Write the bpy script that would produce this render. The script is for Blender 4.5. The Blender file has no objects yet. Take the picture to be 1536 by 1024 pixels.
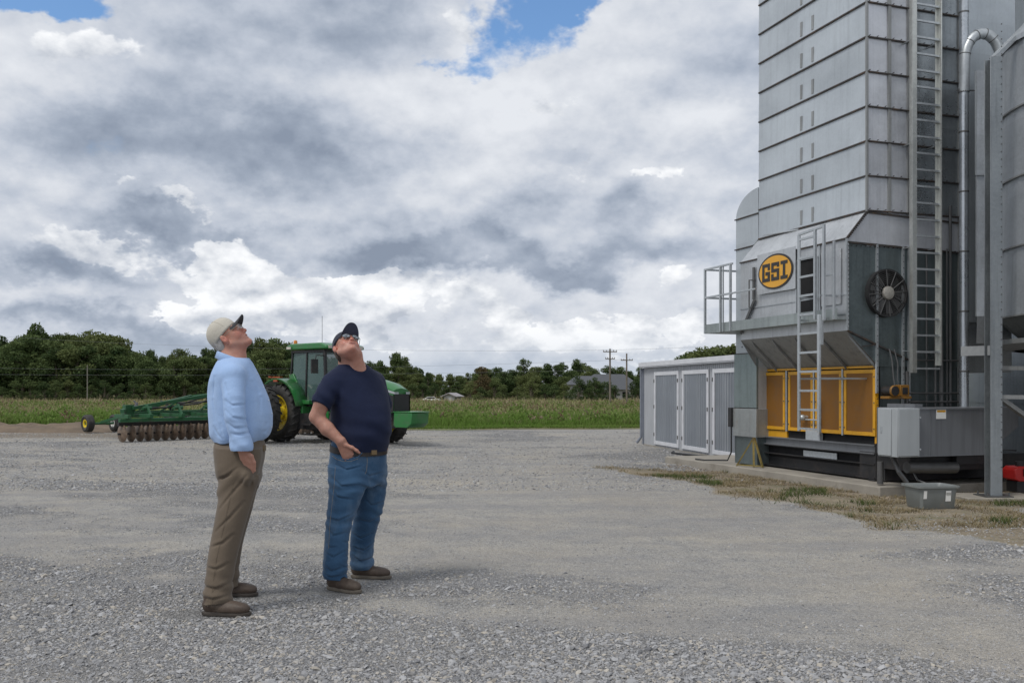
import bpy, math, random
import numpy as np
from mathutils import Vector, Matrix
random.seed(7)
RNG = np.random.default_rng(7)
SC = bpy.context.scene
COL = SC.collection
F, CX, HY, CH = 1400.0, 768.0, 584.0, 1.35      # focal length in photo pixels, centre column, horizon row, eye height

def P3(px, py, Y):
    return Vector(((px - CX) / F * Y, Y, CH + (HY - py) / F * Y))
def GD(py):                                      # distance of the ground seen on a row
    return F * CH / (py - HY)

# ------------------------------------------------------------------ mesh building
class MB:
    def __init__(s):
        s.v = []; s.f = []; s.M = None; s.mi = []; s.cur = 0
    def add(s, vs, fs):
        b = len(s.v)
        for p in vs:
            p = Vector(p)
            s.v.append(s.M @ p if s.M else p)
        for f in fs:
            s.f.append([b + i for i in f]); s.mi.append(s.cur)
    def box(s, c, d):
        x, y, z = c; a, b, e = d[0] / 2, d[1] / 2, d[2] / 2
        s.add([(x-a,y-b,z-e),(x+a,y-b,z-e),(x+a,y+b,z-e),(x-a,y+b,z-e),(x-a,y-b,z+e),(x+a,y-b,z+e),(x+a,y+b,z+e),(x-a,y+b,z+e)],
              [(0,3,2,1),(4,5,6,7),(0,1,5,4),(1,2,6,5),(2,3,7,6),(3,0,4,7)])
    def bb(s, x0, x1, y0, y1, z0, z1):
        s.box(((x0+x1)/2, (y0+y1)/2, (z0+z1)/2), (x1-x0, y1-y0, z1-z0))
    def beam(s, p, q, w, t, up=(0,0,1)):
        p = Vector(p); q = Vector(q); d = (q - p).normalized(); up = Vector(up)
        if abs(d.dot(up)) > .98: up = Vector((0,1,0)) if abs(d.y) < .9 else Vector((1,0,0))
        a = d.cross(up).normalized() * (w/2); b = a.cross(d).normalized() * (t/2)
        s.add([p-a-b, p+a-b, p+a+b, p-a+b, q-a-b, q+a-b, q+a+b, q-a+b],
              [(0,3,2,1),(4,5,6,7),(0,1,5,4),(1,2,6,5),(2,3,7,6),(3,0,4,7)])
    def cyl(s, p, q, r0, r1=None, n=16, caps=True):
        if r1 is None: r1 = r0
        p = Vector(p); q = Vector(q); d = (q - p).normalized()
        a = d.orthogonal().normalized(); b = d.cross(a)
        vs = []
        for c, r in ((p, r0), (q, r1)):
            for i in range(n):
                t = 2*math.pi*i/n
                vs.append(c + a*(r*math.cos(t)) + b*(r*math.sin(t)))
        fs = [(i, (i+1) % n, n+(i+1) % n, n+i) for i in range(n)]
        if caps: fs += [tuple(reversed(range(n))), tuple(range(n, 2*n))]
        s.add(vs, fs)
    def tube(s, pts, r, n=8, closed=False, caps=True):
        pts = [Vector(p) for p in pts]; m = len(pts)
        rs = r if isinstance(r, (list, tuple)) else [r]*m
        prev = None; vs = []
        for i, p in enumerate(pts):
            if closed: d = pts[(i+1) % m] - pts[i-1]
            else: d = pts[min(i+1, m-1)] - pts[max(i-1, 0)]
            d = d.normalized()
            if prev is None: a = d.orthogonal().normalized()
            else:
                a = prev - d*prev.dot(d)
                a = a.normalized() if a.length > 1e-6 else d.orthogonal().normalized()
            prev = a; b = d.cross(a)
            for k in range(n):
                t = 2*math.pi*k/n
                vs.append(p + (a*math.cos(t) + b*math.sin(t))*rs[i])
        fs = []
        for i in range(m if closed else m-1):
            j = (i+1) % m
            for k in range(n):
                fs.append((i*n+k, i*n+(k+1) % n, j*n+(k+1) % n, j*n+k))
        if caps and not closed:
            fs += [tuple(reversed(range(n))), tuple(range((m-1)*n, m*n))]
        s.add(vs, fs)
    def lathe(s, prof, o=(0,0,0), ax=(0,0,1), n=32, a0=0, a1=2*math.pi):
        o = Vector(o); ax = Vector(ax).normalized()
        a = ax.orthogonal().normalized(); b = ax.cross(a)
        full = abs(a1 - a0 - 2*math.pi) < 1e-6; m = n if full else n+1
        vs = []
        for r, h in prof:
            for i in range(m):
                t = a0 + (a1-a0)*i/n
                vs.append(o + ax*h + (a*math.cos(t) + b*math.sin(t))*r)
        fs = []
        for j in range(len(prof)-1):
            for i in range(n):
                k = (i+1) % m
                fs.append((j*m+i, j*m+k, (j+1)*m+k, (j+1)*m+i))
        s.add(vs, fs)
    def prism(s, poly, o, ex, ey, depth):            # polygon in the (ex, ey) plane, extruded along ex x ey
        o = Vector(o); ex = Vector(ex); ey = Vector(ey); ez = ex.cross(ey).normalized()*depth
        n = len(poly)
        vs = [o + ex*p[0] + ey*p[1] for p in poly] + [o + ex*p[0] + ey*p[1] + ez for p in poly]
        s.add(vs, [tuple(reversed(range(n))), tuple(range(n, 2*n))] + [(i, (i+1) % n, n+(i+1) % n, n+i) for i in range(n)])
    def quad(s, *p):
        s.add(p, [tuple(range(len(p)))])
    def grid(s, rows):                               # rows of points, all of one length
        m = len(rows[0]); vs = [p for r in rows for p in r]
        s.add(vs, [(i*m+j, i*m+j+1, (i+1)*m+j+1, (i+1)*m+j) for i in range(len(rows)-1) for j in range(m-1)])
    def ell(s, c, r, R=None, n=16, m=10):
        vs = []; c = Vector(c)
        for i in range(m+1):
            ph = math.pi*i/m
            for j in range(n):
                t = 2*math.pi*j/n
                p = Vector((r[0]*math.sin(ph)*math.cos(t), r[1]*math.sin(ph)*math.sin(t), r[2]*math.cos(ph)))
                vs.append(c + (R @ p if R else p))
        s.add(vs, [(i*n+j, (i+1)*n+j, (i+1)*n+(j+1) % n, i*n+(j+1) % n) for i in range(m) for j in range(n)])
    def build(s, name, mat, parent=None, smooth=False, bevel=0, angle=35, solid=0, sub=0):
        me = bpy.data.meshes.new(name)
        me.from_pydata([tuple(p) for p in s.v], [], s.f)
        me.validate()
        mats = mat if isinstance(mat, (list, tuple)) else [mat]
        for m in mats: me.materials.append(m)
        if len(mats) > 1 and len(me.polygons) == len(s.mi): me.polygons.foreach_set('material_index', s.mi)
        o = bpy.data.objects.new(name, me); COL.objects.link(o)
        if parent: o.parent = parent
        if smooth:
            if smooth == 'all': me.shade_smooth()
            else:
                me.shade_smooth(); me.set_sharp_from_angle(angle=math.radians(angle))
        if solid:
            m_ = o.modifiers.new('thickness', 'SOLIDIFY'); m_.thickness = solid; m_.offset = 0
        if bevel:
            m_ = o.modifiers.new('bevel', 'BEVEL'); m_.width = bevel; m_.segments = 2; m_.limit_method = 'ANGLE'; m_.angle_limit = math.radians(40)
            m_.harden_normals = False
            me.shade_smooth(); me.set_sharp_from_angle(angle=math.radians(60))
        if sub:
            m_ = o.modifiers.new('sub', 'SUBSURF'); m_.levels = sub; m_.render_levels = sub
        return o

def npmesh(name, V, Fc, mat, parent=None, smooth=True, attrs=None, fattr=None):
    """V (n,3), Fc (m,k) arrays -> object"""
    me = bpy.data.meshes.new(name)
    V = np.ascontiguousarray(V, dtype=np.float32); Fc = np.ascontiguousarray(Fc, dtype=np.int32)
    k = Fc.shape[1]
    me.vertices.add(len(V)); me.vertices.foreach_set('co', V.ravel())
    me.loops.add(Fc.size); me.loops.foreach_set('vertex_index', Fc.ravel())
    me.polygons.add(len(Fc)); me.polygons.foreach_set('loop_start', np.arange(len(Fc), dtype=np.int32)*k)
    me.polygons.foreach_set('use_smooth', np.full(len(Fc), smooth, dtype=bool))
    me.update(calc_edges=True)
    for nm, a in (attrs or {}).items():
        at = me.attributes.new(nm, 'FLOAT', 'POINT'); at.data.foreach_set('value', np.ascontiguousarray(a, dtype=np.float32))
    for nm, a in (fattr or {}).items():
        at = me.attributes.new(nm, 'FLOAT', 'FACE'); at.data.foreach_set('value', np.ascontiguousarray(a, dtype=np.float32))
    me.materials.append(mat)
    o = bpy.data.objects.new(name, me); COL.objects.link(o)
    if parent: o.parent = parent
    return o

def tag(o, label=None, cat=None, group=None, kind=None):
    if label: o['label'] = label
    if cat: o['category'] = cat
    if group: o['group'] = group
    if kind: o['kind'] = kind
    return o
def thing(name, label, cat, loc=(0,0,0), rz=0, group=None):
    o = bpy.data.objects.new(name, None); COL.objects.link(o)
    o.empty_display_size = .2; o.location = loc; o.rotation_euler = (0,0,rz)
    return tag(o, label, cat, group)
def dup(root, loc, rz=0, scale=None, label=None, group=None):
    r = root.copy(); COL.objects.link(r); r.location = loc; r.rotation_euler = (0,0,rz)
    if scale: r.scale = scale
    if label: r['label'] = label
    if group: r['group'] = group
    for ch in list(root.children):
        c = ch.copy(); COL.objects.link(c); c.parent = r
        for g in ch.children:
            d = g.copy(); COL.objects.link(d); d.parent = c
    return r

# ------------------------------------------------------------------ node helpers
class NT:
    def __init__(s, tree): s.t = tree; s.L = tree.links
    def n(s, typ, **kw):
        nd = s.t.nodes.new(typ)
        for k, v in kw.items():
            if k.startswith('i_'):
                key = k[2:]; key = int(key) if key.isdigit() else key.replace('_', ' ')
                s.put(nd.inputs[key], v)
            else: setattr(nd, k, v)
        return nd
    def put(s, sock, v):
        if isinstance(v, bpy.types.NodeSocket): s.L.new(v, sock)
        elif isinstance(v, bpy.types.Node): s.L.new(v.outputs[0], sock)
        else:
            if isinstance(v, (tuple, list)) and len(v) == 3 and sock.type == 'RGBA': v = (*v, 1)
            sock.default_value = v
    def m(s, op, a, b=0.0, c=None, clamp=False):
        nd = s.t.nodes.new('ShaderNodeMath'); nd.operation = op; nd.use_clamp = clamp
        s.put(nd.inputs[0], a); s.put(nd.inputs[1], b)
        if c is not None: s.put(nd.inputs[2], c)
        return nd.outputs[0]
    def vm(s, op, a, b=(0,0,0)):
        nd = s.t.nodes.new('ShaderNodeVectorMath'); nd.operation = op
        s.put(nd.inputs[0], a); s.put(nd.inputs[1], b)
        return nd.outputs[1] if op in ('LENGTH', 'DOT_PRODUCT') else nd.outputs[0]
    def noise(s, vec, scale, detail=4, rough=.5, dist=0, lac=2.0, dim='3D', col=False):
        nd = s.t.nodes.new('ShaderNodeTexNoise'); nd.noise_dimensions = dim
        if vec is not None: s.put(nd.inputs['Vector'], vec)
        nd.inputs['Scale'].default_value = scale; nd.inputs['Detail'].default_value = detail
        nd.inputs['Roughness'].default_value = rough; nd.inputs['Distortion'].default_value = dist; nd.inputs['Lacunarity'].default_value = lac
        return nd.outputs[1] if col else nd.outputs[0]
    def vor(s, vec, scale, feature='F1', out='Distance', rnd=1.0):
        nd = s.t.nodes.new('ShaderNodeTexVoronoi'); nd.feature = feature
        if vec is not None: s.put(nd.inputs['Vector'], vec)
        nd.inputs['Scale'].default_value = scale; nd.inputs['Randomness'].default_value = rnd
        return nd.outputs[out]
    def mr(s, v, a, b, c=0.0, d=1.0, interp='LINEAR'):
        nd = s.t.nodes.new('ShaderNodeMapRange'); nd.interpolation_type = interp
        s.put(nd.inputs[0], v); 
        for i, x in enumerate((a, b, c, d)): s.put(nd.inputs[i+1], x)
        return nd.outputs[0]
    def mix(s, f, a, b, blend='MIX'):
        nd = s.t.nodes.new('ShaderNodeMix'); nd.data_type = 'RGBA'; nd.blend_type = blend
        s.put(nd.inputs[0], f); s.put(nd.inputs[6], a); s.put(nd.inputs[7], b)
        return nd.outputs[2]
    def attr(s, name, out=2):
        nd = s.t.nodes.new('ShaderNodeAttribute'); nd.attribute_name = name
        return nd.outputs[out]

def newmat(name):
    m = bpy.data.materials.new(name); m.use_nodes = True
    nt = NT(m.node_tree); b = m.node_tree.nodes['Principled BSDF']
    return m, nt, b

def mat(name, col, rough=.6, metal=0, var=.15, vscale=6, bump=0, bscale=40, col2=None, c2lo=.5, c2hi=.7, c2scale=3, spec=.5, coat=0, streak=0, sheen=0, rvar=.1):
    """everyday surface: base colour broken up by noise, optional second colour (rust, dust), streaks and bump"""
    m, nt, b = newmat(name)
    tc = nt.n('ShaderNodeTexCoord').outputs['Object']
    f = nt.noise(tc, vscale, 6, .6)
    c = nt.mix(nt.mr(f, .25, .75), tuple(x*(1-var) for x in col), tuple(min(1, x*(1+var)) for x in col))
    if streak:
        mp = nt.vm('MULTIPLY', tc, (14, 14, .7)); g = nt.noise(mp, 1.6, 5, .6)
        c = nt.mix(nt.m('MULTIPLY', nt.mr(g, .45, .75), streak), c, tuple(x*.45 for x in col))
    if col2:
        g = nt.noise(tc, c2scale, 8, .7)
        c = nt.mix(nt.mr(g, c2lo, c2hi), c, col2)
    nt.put(b.inputs['Base Color'], c)
    nt.put(b.inputs['Roughness'], nt.mr(f, .3, .7, max(0, rough-rvar), min(1, rough+rvar)))
    b.inputs['Metallic'].default_value = metal
    b.inputs['Specular IOR Level'].default_value = spec
    if coat: b.inputs['Coat Weight'].default_value = coat; b.inputs['Coat Roughness'].default_value = .15
    if sheen: b.inputs['Sheen Weight'].default_value = sheen
    if bump:
        h = nt.noise(tc, bscale, 4, .6)
        bp = nt.n('ShaderNodeBump', i_Strength=1.0, i_Distance=bump, i_Height=h)
        nt.put(b.inputs['Normal'], bp)
    return m

# ------------------------------------------------------------------ camera
cam = bpy.data.objects.new('camera', bpy.data.cameras.new('camera')); COL.objects.link(cam)
cam.location = (0, 0, CH); cam.rotation_euler = (math.radians(90), 0, 0)
cam.data.sensor_width = 36; cam.data.lens = F/1536*36; cam.data.shift_y = (HY-512)/1536
cam.data.clip_start = .1; cam.data.clip_end = 5000
SC.camera = cam
SC.view_settings.view_transform = 'Standard'; SC.view_settings.look = 'None'
SC.view_settings.exposure = 0; SC.view_settings.gamma = 1
SC.cycles.max_bounces = 6; SC.cycles.diffuse_bounces = 2; SC.cycles.glossy_bounces = 3; SC.cycles.transparent_max_bounces = 12
SC.cycles.transmission_bounces = 4

# ------------------------------------------------------------------ light
SUN_DIR = Vector((-.50, -.42, .95)).normalized()
sd = bpy.data.lights.new('sun', 'SUN'); sun = bpy.data.objects.new('sun', sd); COL.objects.link(sun)
sd.energy = 1.75; sd.angle = math.radians(18); sd.color = (1, .96, .9)
sun.rotation_euler = (-SUN_DIR).to_track_quat('-Z', 'Y').to_euler()
sun.location = (-20, -20, 40)

w = bpy.data.worlds.new('World'); SC.world = w; w.use_nodes = True
nt = NT(w.node_tree); w.node_tree.nodes.clear()
sky = nt.n('ShaderNodeTexSky'); sky.sky_type = 'NISHITA'; sky.sun_disc = False
sky.sun_elevation = math.asin(SUN_DIR.z); sky.sun_rotation = math.atan2(SUN_DIR.x, SUN_DIR.y)
sky.air_density = 1.2; sky.dust_density = .6; sky.ozone_density = 2.0
tcg = nt.n('ShaderNodeTexCoord').outputs['Generated']
sep = nt.n('ShaderNodeSeparateXYZ', i_0=tcg)
X, Y, Z = sep.outputs
hyp = nt.m('SQRT', nt.m('ADD', nt.m('MULTIPLY', X, X), nt.m('MULTIPLY', Y, Y)))
az = nt.m('ARCTAN2', X, Y)
te = nt.m('DIVIDE', Z, nt.m('MAXIMUM', hyp, .02))
ae = nt.n('ShaderNodeCombineXYZ', i_0=az, i_1=te).outputs[0]
def qof(up):
    d_ = tcg
    if up: d_ = nt.vm('NORMALIZE', nt.vm('ADD', tcg, (0, 0, up)))
    sp = nt.n('ShaderNodeSeparateXYZ', i_0=d_)
    den_ = nt.m('ADD', nt.m('MAXIMUM', sp.outputs[2], 0.0), 1.0)
    cb = nt.n('ShaderNodeCombineXYZ', i_0=sp.outputs[0], i_1=sp.outputs[1], i_2=nt.m('MULTIPLY', sp.outputs[2], 1.35)).outputs[0]
    r_ = nt.n('ShaderNodeVectorMath', operation='SCALE', i_0=cb); nt.put(r_.inputs[3], nt.m('DIVIDE', 1.45, den_))
    return r_.outputs[0]
q = qof(0); qu = qof(.045); qv = qof(.016)
# ragged warp of the cloud outlines
wn = nt.noise(q, 5.0, 6, .62, col=True)
wv = nt.vm('MULTIPLY', nt.vm('SUBTRACT', wn, (.5,.5,.5)), (.26,.16,0))
aew = nt.vm('ADD', ae, wv)
def blobs(lst, vec):
    tot = None
    for px, py, rx, ry, a in lst:
        t = (px-CX)/F; a0 = math.atan(t); e0 = (HY-py)/F*math.cos(a0)
        d = nt.vm('MULTIPLY', nt.vm('SUBTRACT', vec, (a0, e0, 0)), (F/rx, F/ry, 0))
        g = nt.mr(nt.vm('LENGTH', d), 1.35, 0, 0, a, 'SMOOTHSTEP')
        tot = g if tot is None else nt.m('ADD', tot, g)
    return tot
DARK = [(430,230,260,90,.40),(715,340,250,80,.55),(640,392,230,40,.70),(800,388,150,36,.65),(225,335,150,36,.50),(400,345,80,30,.45),(950,302,60,45,.50),
        (1010,368,150,44,.70),(60,215,150,70,.35),(540,45,190,60,.20),(45,400,120,24,.40),(74,480,220,30,.40),(1090,90,160,60,.30),(230,80,160,60,.15),(300,505,320,30,.22),
        (600,545,700,28,.30),(1100,240,120,60,.25),(1350,200,200,200,.3)]
LITE = [(740,160,140,50,.35),(700,60,60,60,.35),(75,100,130,50,.2),(660,300,90,50,.25),(1000,170,120,40,.2),(420,150,120,40,.15),(700,250,120,40,.2),(560,210,60,30,.15)]
PUFF = [(378,392,110,55,1.2),(462,450,150,42,1.1),(120,374,190,34,.95),(150,272,90,30,.8),(270,308,80,26,.75),(785,490,95,40,1.15),(925,488,120,34,1.1),(625,448,160,30,1.05),(600,428,70,26,.9),
        (1040,498,80,30,1.0),(874,248,34,40,.85),(962,252,50,30,.85),(700,50,60,50,.8),(1000,425,70,36,.9),(80,66,110,36,.7),(855,150,60,30,.6),(620,500,120,22,.7),(250,450,140,24,.8),(520,495,120,26,.85),(1010,540,100,18,.7)]
BLUE = [(800,35,128,90,1.25),(690,108,80,34,.9),(880,0,70,36,1.0),(55,-4,140,34,1.25),(560,470,60,16,.35),(1000,560,200,14,.3)]
dark = blobs(DARK, aew); lite = blobs(LITE, aew); puff = blobs(PUFF, aew); blue = blobs(BLUE, aew)
n1 = nt.noise(q, 1.9, 9, .50, .2)
n2 = nt.noise(qu, 1.9, 9, .50, .2)
relief = nt.m('SUBTRACT', n1, n2)                                        # lit tops, grey bases
bo = (3.1, 1.7, .4)
bil = nt.noise(nt.vm('ADD', q, bo), 7.5, 7, .56)
bil2 = nt.noise(nt.vm('ADD', qv, bo), 7.5, 7, .56)
brel = nt.m('SUBTRACT', bil, bil2)
# thickness (0 thin bright ... 1 heavy dark base)
dk = nt.m('MULTIPLY', nt.m('MINIMUM', nt.m('MULTIPLY', dark, 1.2), .95), nt.mr(n1, .3, .7, .35, 1.1))
th = nt.m('ADD', nt.m('MULTIPLY', nt.m('SUBTRACT', n1, .5), 1.0), nt.m('SUBTRACT', dk, nt.m('MULTIPLY', lite, .8)))
th = nt.m('ADD', th, .27); th = nt.m('SUBTRACT', th, nt.m('MULTIPLY', relief, 1.7))
th = nt.m('SUBTRACT', th, nt.m('MULTIPLY', brel, 1.25))
th = nt.m('ADD', th, nt.m('MULTIPLY', nt.m('SUBTRACT', bil, .5), -.45))
cr = nt.n('ShaderNodeValToRGB', i_0=th); e = cr.color_ramp
e.elements[0].position = 0; e.elements[0].color = (.72, .745, .79, 1)
e.elements[1].position = 1; e.elements[1].color = (.235, .28, .36, 1)
for p_, c_ in ((.22, (.63,.66,.715)), (.5, (.475,.52,.60)), (.75, (.33,.38,.465))):
    x_ = e.elements.new(p_); x_.color = (*c_, 1)
# bright cumulus heads
pf = nt.m('ADD', puff, nt.m('MULTIPLY', nt.m('SUBTRACT', bil, .5), 1.7))
pm = nt.mr(pf, .50, .68, 0, 1, 'SMOOTHSTEP')
ps = nt.mr(nt.m('ADD', nt.m('MULTIPLY', brel, 3.0), nt.m('MULTIPLY', relief, 2.0)), -.34, .34, 0, 1)
pcol = nt.mix(ps, (.44,.48,.55), (.93,.94,.955))
ccol = nt.mix(nt.m('MULTIPLY', pm, .9), cr.outputs[0], pcol)
# gaps of blue sky
gp = nt.m('ADD', blue, nt.m('MULTIPLY', nt.m('SUBTRACT', bil, .5), -2.2))
gm = nt.mr(gp, .40, .82, 0, 1, 'SMOOTHSTEP')
skyc = nt.n('ShaderNodeVectorMath', operation='SCALE', i_0=sky.outputs[0]); skyc.inputs[3].default_value = .125
blu = nt.mix(1, skyc.outputs[0], (.78,.95,1.12), 'MULTIPLY')
cloud = nt.mix(gm, ccol, blu)
# haze towards the horizon
hz = nt.mr(te, 0, .075, .62, 0, 'SMOOTHSTEP')
cloud = nt.mix(hz, cloud, (.50,.56,.64))
below = nt.mr(Z, -.03, -.002, 1, 0)
cloud = nt.mix(below, cloud, (.16,.16,.15))
bg = nt.n('ShaderNodeBackground', i_Color=cloud); bg.inputs['Strength'].default_value = 1.10
nt.L.new(bg.outputs[0], nt.n('ShaderNodeOutputWorld').inputs[0])
w.cycles.sampling_method = 'MANUAL'; w.cycles.sample_map_resolution = 512
# ------------------------------------------------------------------ ground
def fbm2(x, y, scale, seed=0, octs=4):
    r = np.random.default_rng(seed); out = 0; amp = 1; tot = 0
    for o in range(octs):
        for k in range(3):
            a = r.uniform(0, 2*math.pi); ph = r.uniform(0, 6.28); ph2 = r.uniform(0, 6.28); b = a + r.uniform(1, 2)
            out = out + amp*np.sin((x*math.cos(a)+y*math.sin(a))*scale + ph + 1.3*np.sin((x*math.cos(b)+y*math.sin(b))*scale*.7+ph2))
            tot += amp
        scale *= 2.1; amp *= .55
    return out/tot*2.2
# frame of the grain dryer, used here to lay the dry grass along its slab
A_ = math.atan2(.321, .947); EU = Vector((math.cos(A_), math.sin(A_), 0)); EV = Vector((-math.sin(A_), math.cos(A_), 0))
D0 = Vector((4.788, 12.6, 0))
def zone_grass(x, y):                        # dry grass strip in front of the slab
    u = (x-D0.x)*EU.x + (y-D0.y)*EU.y; v = (x-D0.x)*EV.x + (y-D0.y)*EV.y
    n = fbm2(x, y, 1.6, 5)
    a = np.clip((u + 2.15 + .45*n)/.35, 0, 1)*np.clip((-u - .1 + .2)/.2 , 0, 1)*np.clip((4.3+.8*n - v)/.8, 0, 1)
    b = np.clip((v + 2.55 + .4*n)/.35, 0, 1)*np.clip((-v - .4)/.3, 0, 1)*np.clip((u + 1.5 + .3*n)/.4, 0, 1)
    c = np.clip((v + 2.55 + .4*n)/.35, 0, 1)*np.clip((u+2.15+.45*n)/.35, 0, 1)*np.clip((.5-u)/.3, 0, 1)*np.clip((3.8+n-v)/.8, 0, 1)
    return np.clip(np.maximum(np.maximum(a, b), c), 0, 1)
def zone_loose(x, y):                        # 1 = loose coarse blue-grey stone, 0 = packed pale fines
    n = fbm2(x, y, .9, 11)*.5 + fbm2(x*.45, y, 1.9, 3)*.5
    z = .30 + .80*n
    z = z + .55*np.exp(-(((x-.2)/3.0)**2 + ((y-4.0)/1.0)**2)) + .8*np.exp(-(((x-3.6)/1.3)**2 + ((y-7.2)/1.6)**2)) + .5*np.exp(-(((x-1.6)/.9)**2 + ((y-4.9)/.6)**2))
    z = z + .5*np.exp(-(((x+4)/2.2)**2 + ((y-10.5)/4)**2)) + .5*np.exp(-(((x+2.2)/2.4)**2 + ((y-5.2)/1.0)**2)) + .45*np.exp(-(((x-2.2)/1.2)**2+((y-18.0)/3.)**2))
    z = z - .75*np.exp(-(((x-1.2)/2.3)**2 + ((y-9.5)/3.2)**2)) - .5*np.exp(-(((x-.2)/2.2)**2 + ((y-14.5)/3.5)**2)) - .4*np.exp(-(((x-1.6)/1.6)**2 + ((y-6.0)/.5)**2))
    for cur, w_ in ((lambda x: 8.9+.030*(x+1)**2-.10*x, 1.0), (lambda x: 13.2-.28*x+.012*x*x, .9), (lambda x: 5.9+.06*(x-3)**2, .8)):
        d = (y-cur(x))/np.sqrt(1+.1*np.abs(x))
        for o in (-.85, .85): z = z - .55*w_*np.exp(-((d-o)/.26)**2) + .22*w_*np.exp(-((d-o*1.55)/.2)**2)
    return np.clip(z, 0, 1)

m_ground, nt, b = newmat('gravel_ground')
pos = nt.n('ShaderNodeNewGeometry').outputs['Position']
loose = nt.attr('loose'); dryg = nt.attr('drygrass')
vc = nt.n('ShaderNodeTexVoronoi', i_Vector=pos, i_Scale=42.0)
vc2 = nt.n('ShaderNodeTexVoronoi', i_Vector=nt.vm('ADD', pos, (.3,.7,0)), i_Scale=85.0)
r1 = nt.n('ShaderNodeSeparateColor', i_0=vc.outputs['Color']).outputs[0]
r2 = nt.n('ShaderNodeSeparateColor', i_0=vc2.outputs['Color']).outputs[0]
nb = nt.noise(pos, .5, 6, .62); nm = nt.noise(pos, 3.2, 7, .65); nf = nt.noise(pos, 22, 6, .7)
lz = nt.mr(nt.m('ADD', loose, nt.m('MULTIPLY', nt.m('SUBTRACT', nm, .5), 1.5)), .2, .8, 0, 1, 'SMOOTHSTEP')
stone = nt.mix(r1, (.145,.147,.158), (.42,.422,.435))
small = nt.mix(r2, (.24,.235,.228), (.48,.47,.45))
fines = nt.mix(nt.mr(nf, .3, .7), (.42,.388,.335), (.61,.57,.50))
fines = nt.mix(nt.mr(nm, .30, .62, .25, .95), fines, small)
warm = nt.mix(nt.mr(nb, .45, .68, 0, .55), fines, (.50,.445,.36))
base = nt.mix(lz, warm, nt.mix(nt.mr(nt.noise(pos, 1.3, 5, .6), .4, .65, .65, 1), stone, small))
# darker crevices between the stones
crev = nt.mr(nt.vor(pos, 42, 'DISTANCE_TO_EDGE'), 0, .12, .38, 1)
crev2 = nt.mr(nt.vor(nt.vm('ADD', pos, (.3,.7,0)), 85, 'DISTANCE_TO_EDGE'), 0, .14, .45, 1)
cv = nt.m('MULTIPLY', nt.m('ADD', nt.m('MULTIPLY', lz, nt.m('SUBTRACT', crev, 1)), 1), crev2)
base = nt.mix(1.0, base, nt.n('ShaderNodeCombineXYZ', i_0=cv, i_1=cv, i_2=cv), 'MULTIPLY')
big = nt.noise(nt.vm('MULTIPLY', pos, (.35,1.6,1)), .9, 6, .6)
base = nt.mix(nt.mr(big, .42, .62, 0, .42), base, (.22,.22,.23))
soil = nt.mix(nt.mr(nm, .35, .65), (.12,.095,.062), (.31,.255,.175)); soil = nt.mix(nt.mr(nf, .4, .62, 0, .6), soil, (.36,.31,.235)); soil = nt.mix(nt.mr(nt.noise(pos, 2.1, 5, .65), .52, .66, 0, .55), soil, (.12,.14,.055))
dg = nt.mr(nt.m('ADD', dryg, nt.m('MULTIPLY', nt.m('SUBTRACT', nm, .5), 1.2)), .35, .75, 0, .92)
base = nt.mix(dg, base, soil)
dirt = nt.attr('dirt')
base = nt.mix(nt.mr(nt.m('ADD', dirt, nt.m('MULTIPLY', nt.m('SUBTRACT', nm, .5), .9)), .4, .8, 0, .8), base, (.19,.155,.115))
nt.put(b.inputs['Base Color'], base); b.inputs['Roughness'].default_value = .92; b.inputs['Specular IOR Level'].default_value = .25
hgt = nt.m('ADD', nt.m('MULTIPLY', nt.mr(vc.outputs[0], 0, .6, 1, 0), lz), nt.m('ADD', nt.m('MULTIPLY', nt.mr(vc2.outputs[0], 0, .6, 1, 0), .5), nt.m('MULTIPLY', nf, .5)))
bp1 = nt.n('ShaderNodeBump', i_Strength=1.0, i_Distance=.012, i_Height=hgt)
bp2 = nt.n('ShaderNodeBump', i_Strength=1.0, i_Distance=.06, i_Height=nm); nt.put(bp2.inputs['Normal'], bp1)
nt.put(b.inputs['Normal'], bp2)

def gheight(x, y):
    h = .018*fbm2(x, y, 1.1, 21, 4)*np.clip((30-y)/10, 0, 1)*np.clip((y+5)/6, 0, 1)
    # keep it level round the slab, the men and the shed
    return h*(1-np.clip(zone_flat(x, y), 0, 1)) - .004
def zone_flat(x, y):
    f = 0
    for cx, cy, r in ((-1.85,5.8,.7),(-1.0,6.5,.7)):
        f = np.maximum(f, np.clip(1.6-np.hypot(x-cx, y-cy)/r, 0, 1))
    return f
xs = np.concatenate([-np.geomspace(900, 12, 26), np.arange(-11.5, 11.6, .12), np.geomspace(12, 900, 26)])
ys = np.concatenate([-np.geomspace(60, 2, 8), np.arange(-1, 3, .5), np.arange(3, 22, .12), np.arange(22, 40, .5), np.geomspace(40.5, 2500, 26)])
GX, GY = np.meshgrid(xs, ys); nx, ny = len(xs), len(ys)
gx, gy = GX.ravel(), GY.ravel()
def tri_idx(nx, ny):
    i = np.arange(nx-1)[None, :] + np.arange(ny-1)[:, None]*nx
    i = i.ravel(); return np.stack([i, i+1, i+1+nx, i+nx], 1)
gz = gheight(gx, gy)
near = ((np.abs(gx) < 12) & (gy < 40)).astype(float)
dirtz = np.exp(-(((gx+14)/8)**2 + ((gy-27.5)/2.0)**2)) + .55*np.exp(-(((gx-3.2)/2)**2+((gy-13.8)/.5)**2)) + .4*np.exp(-(((gx-1.5)/3)**2+((gy-24.)/1.2)**2))
ground = npmesh('ground', np.stack([gx, gy, gz], 1), tri_idx(nx, ny), m_ground,
                attrs={'loose': zone_loose(gx, gy), 'drygrass': zone_grass(gx, gy), 'dirt': np.clip(dirtz, 0, 1)})
tag(ground, kind='structure')

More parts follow.
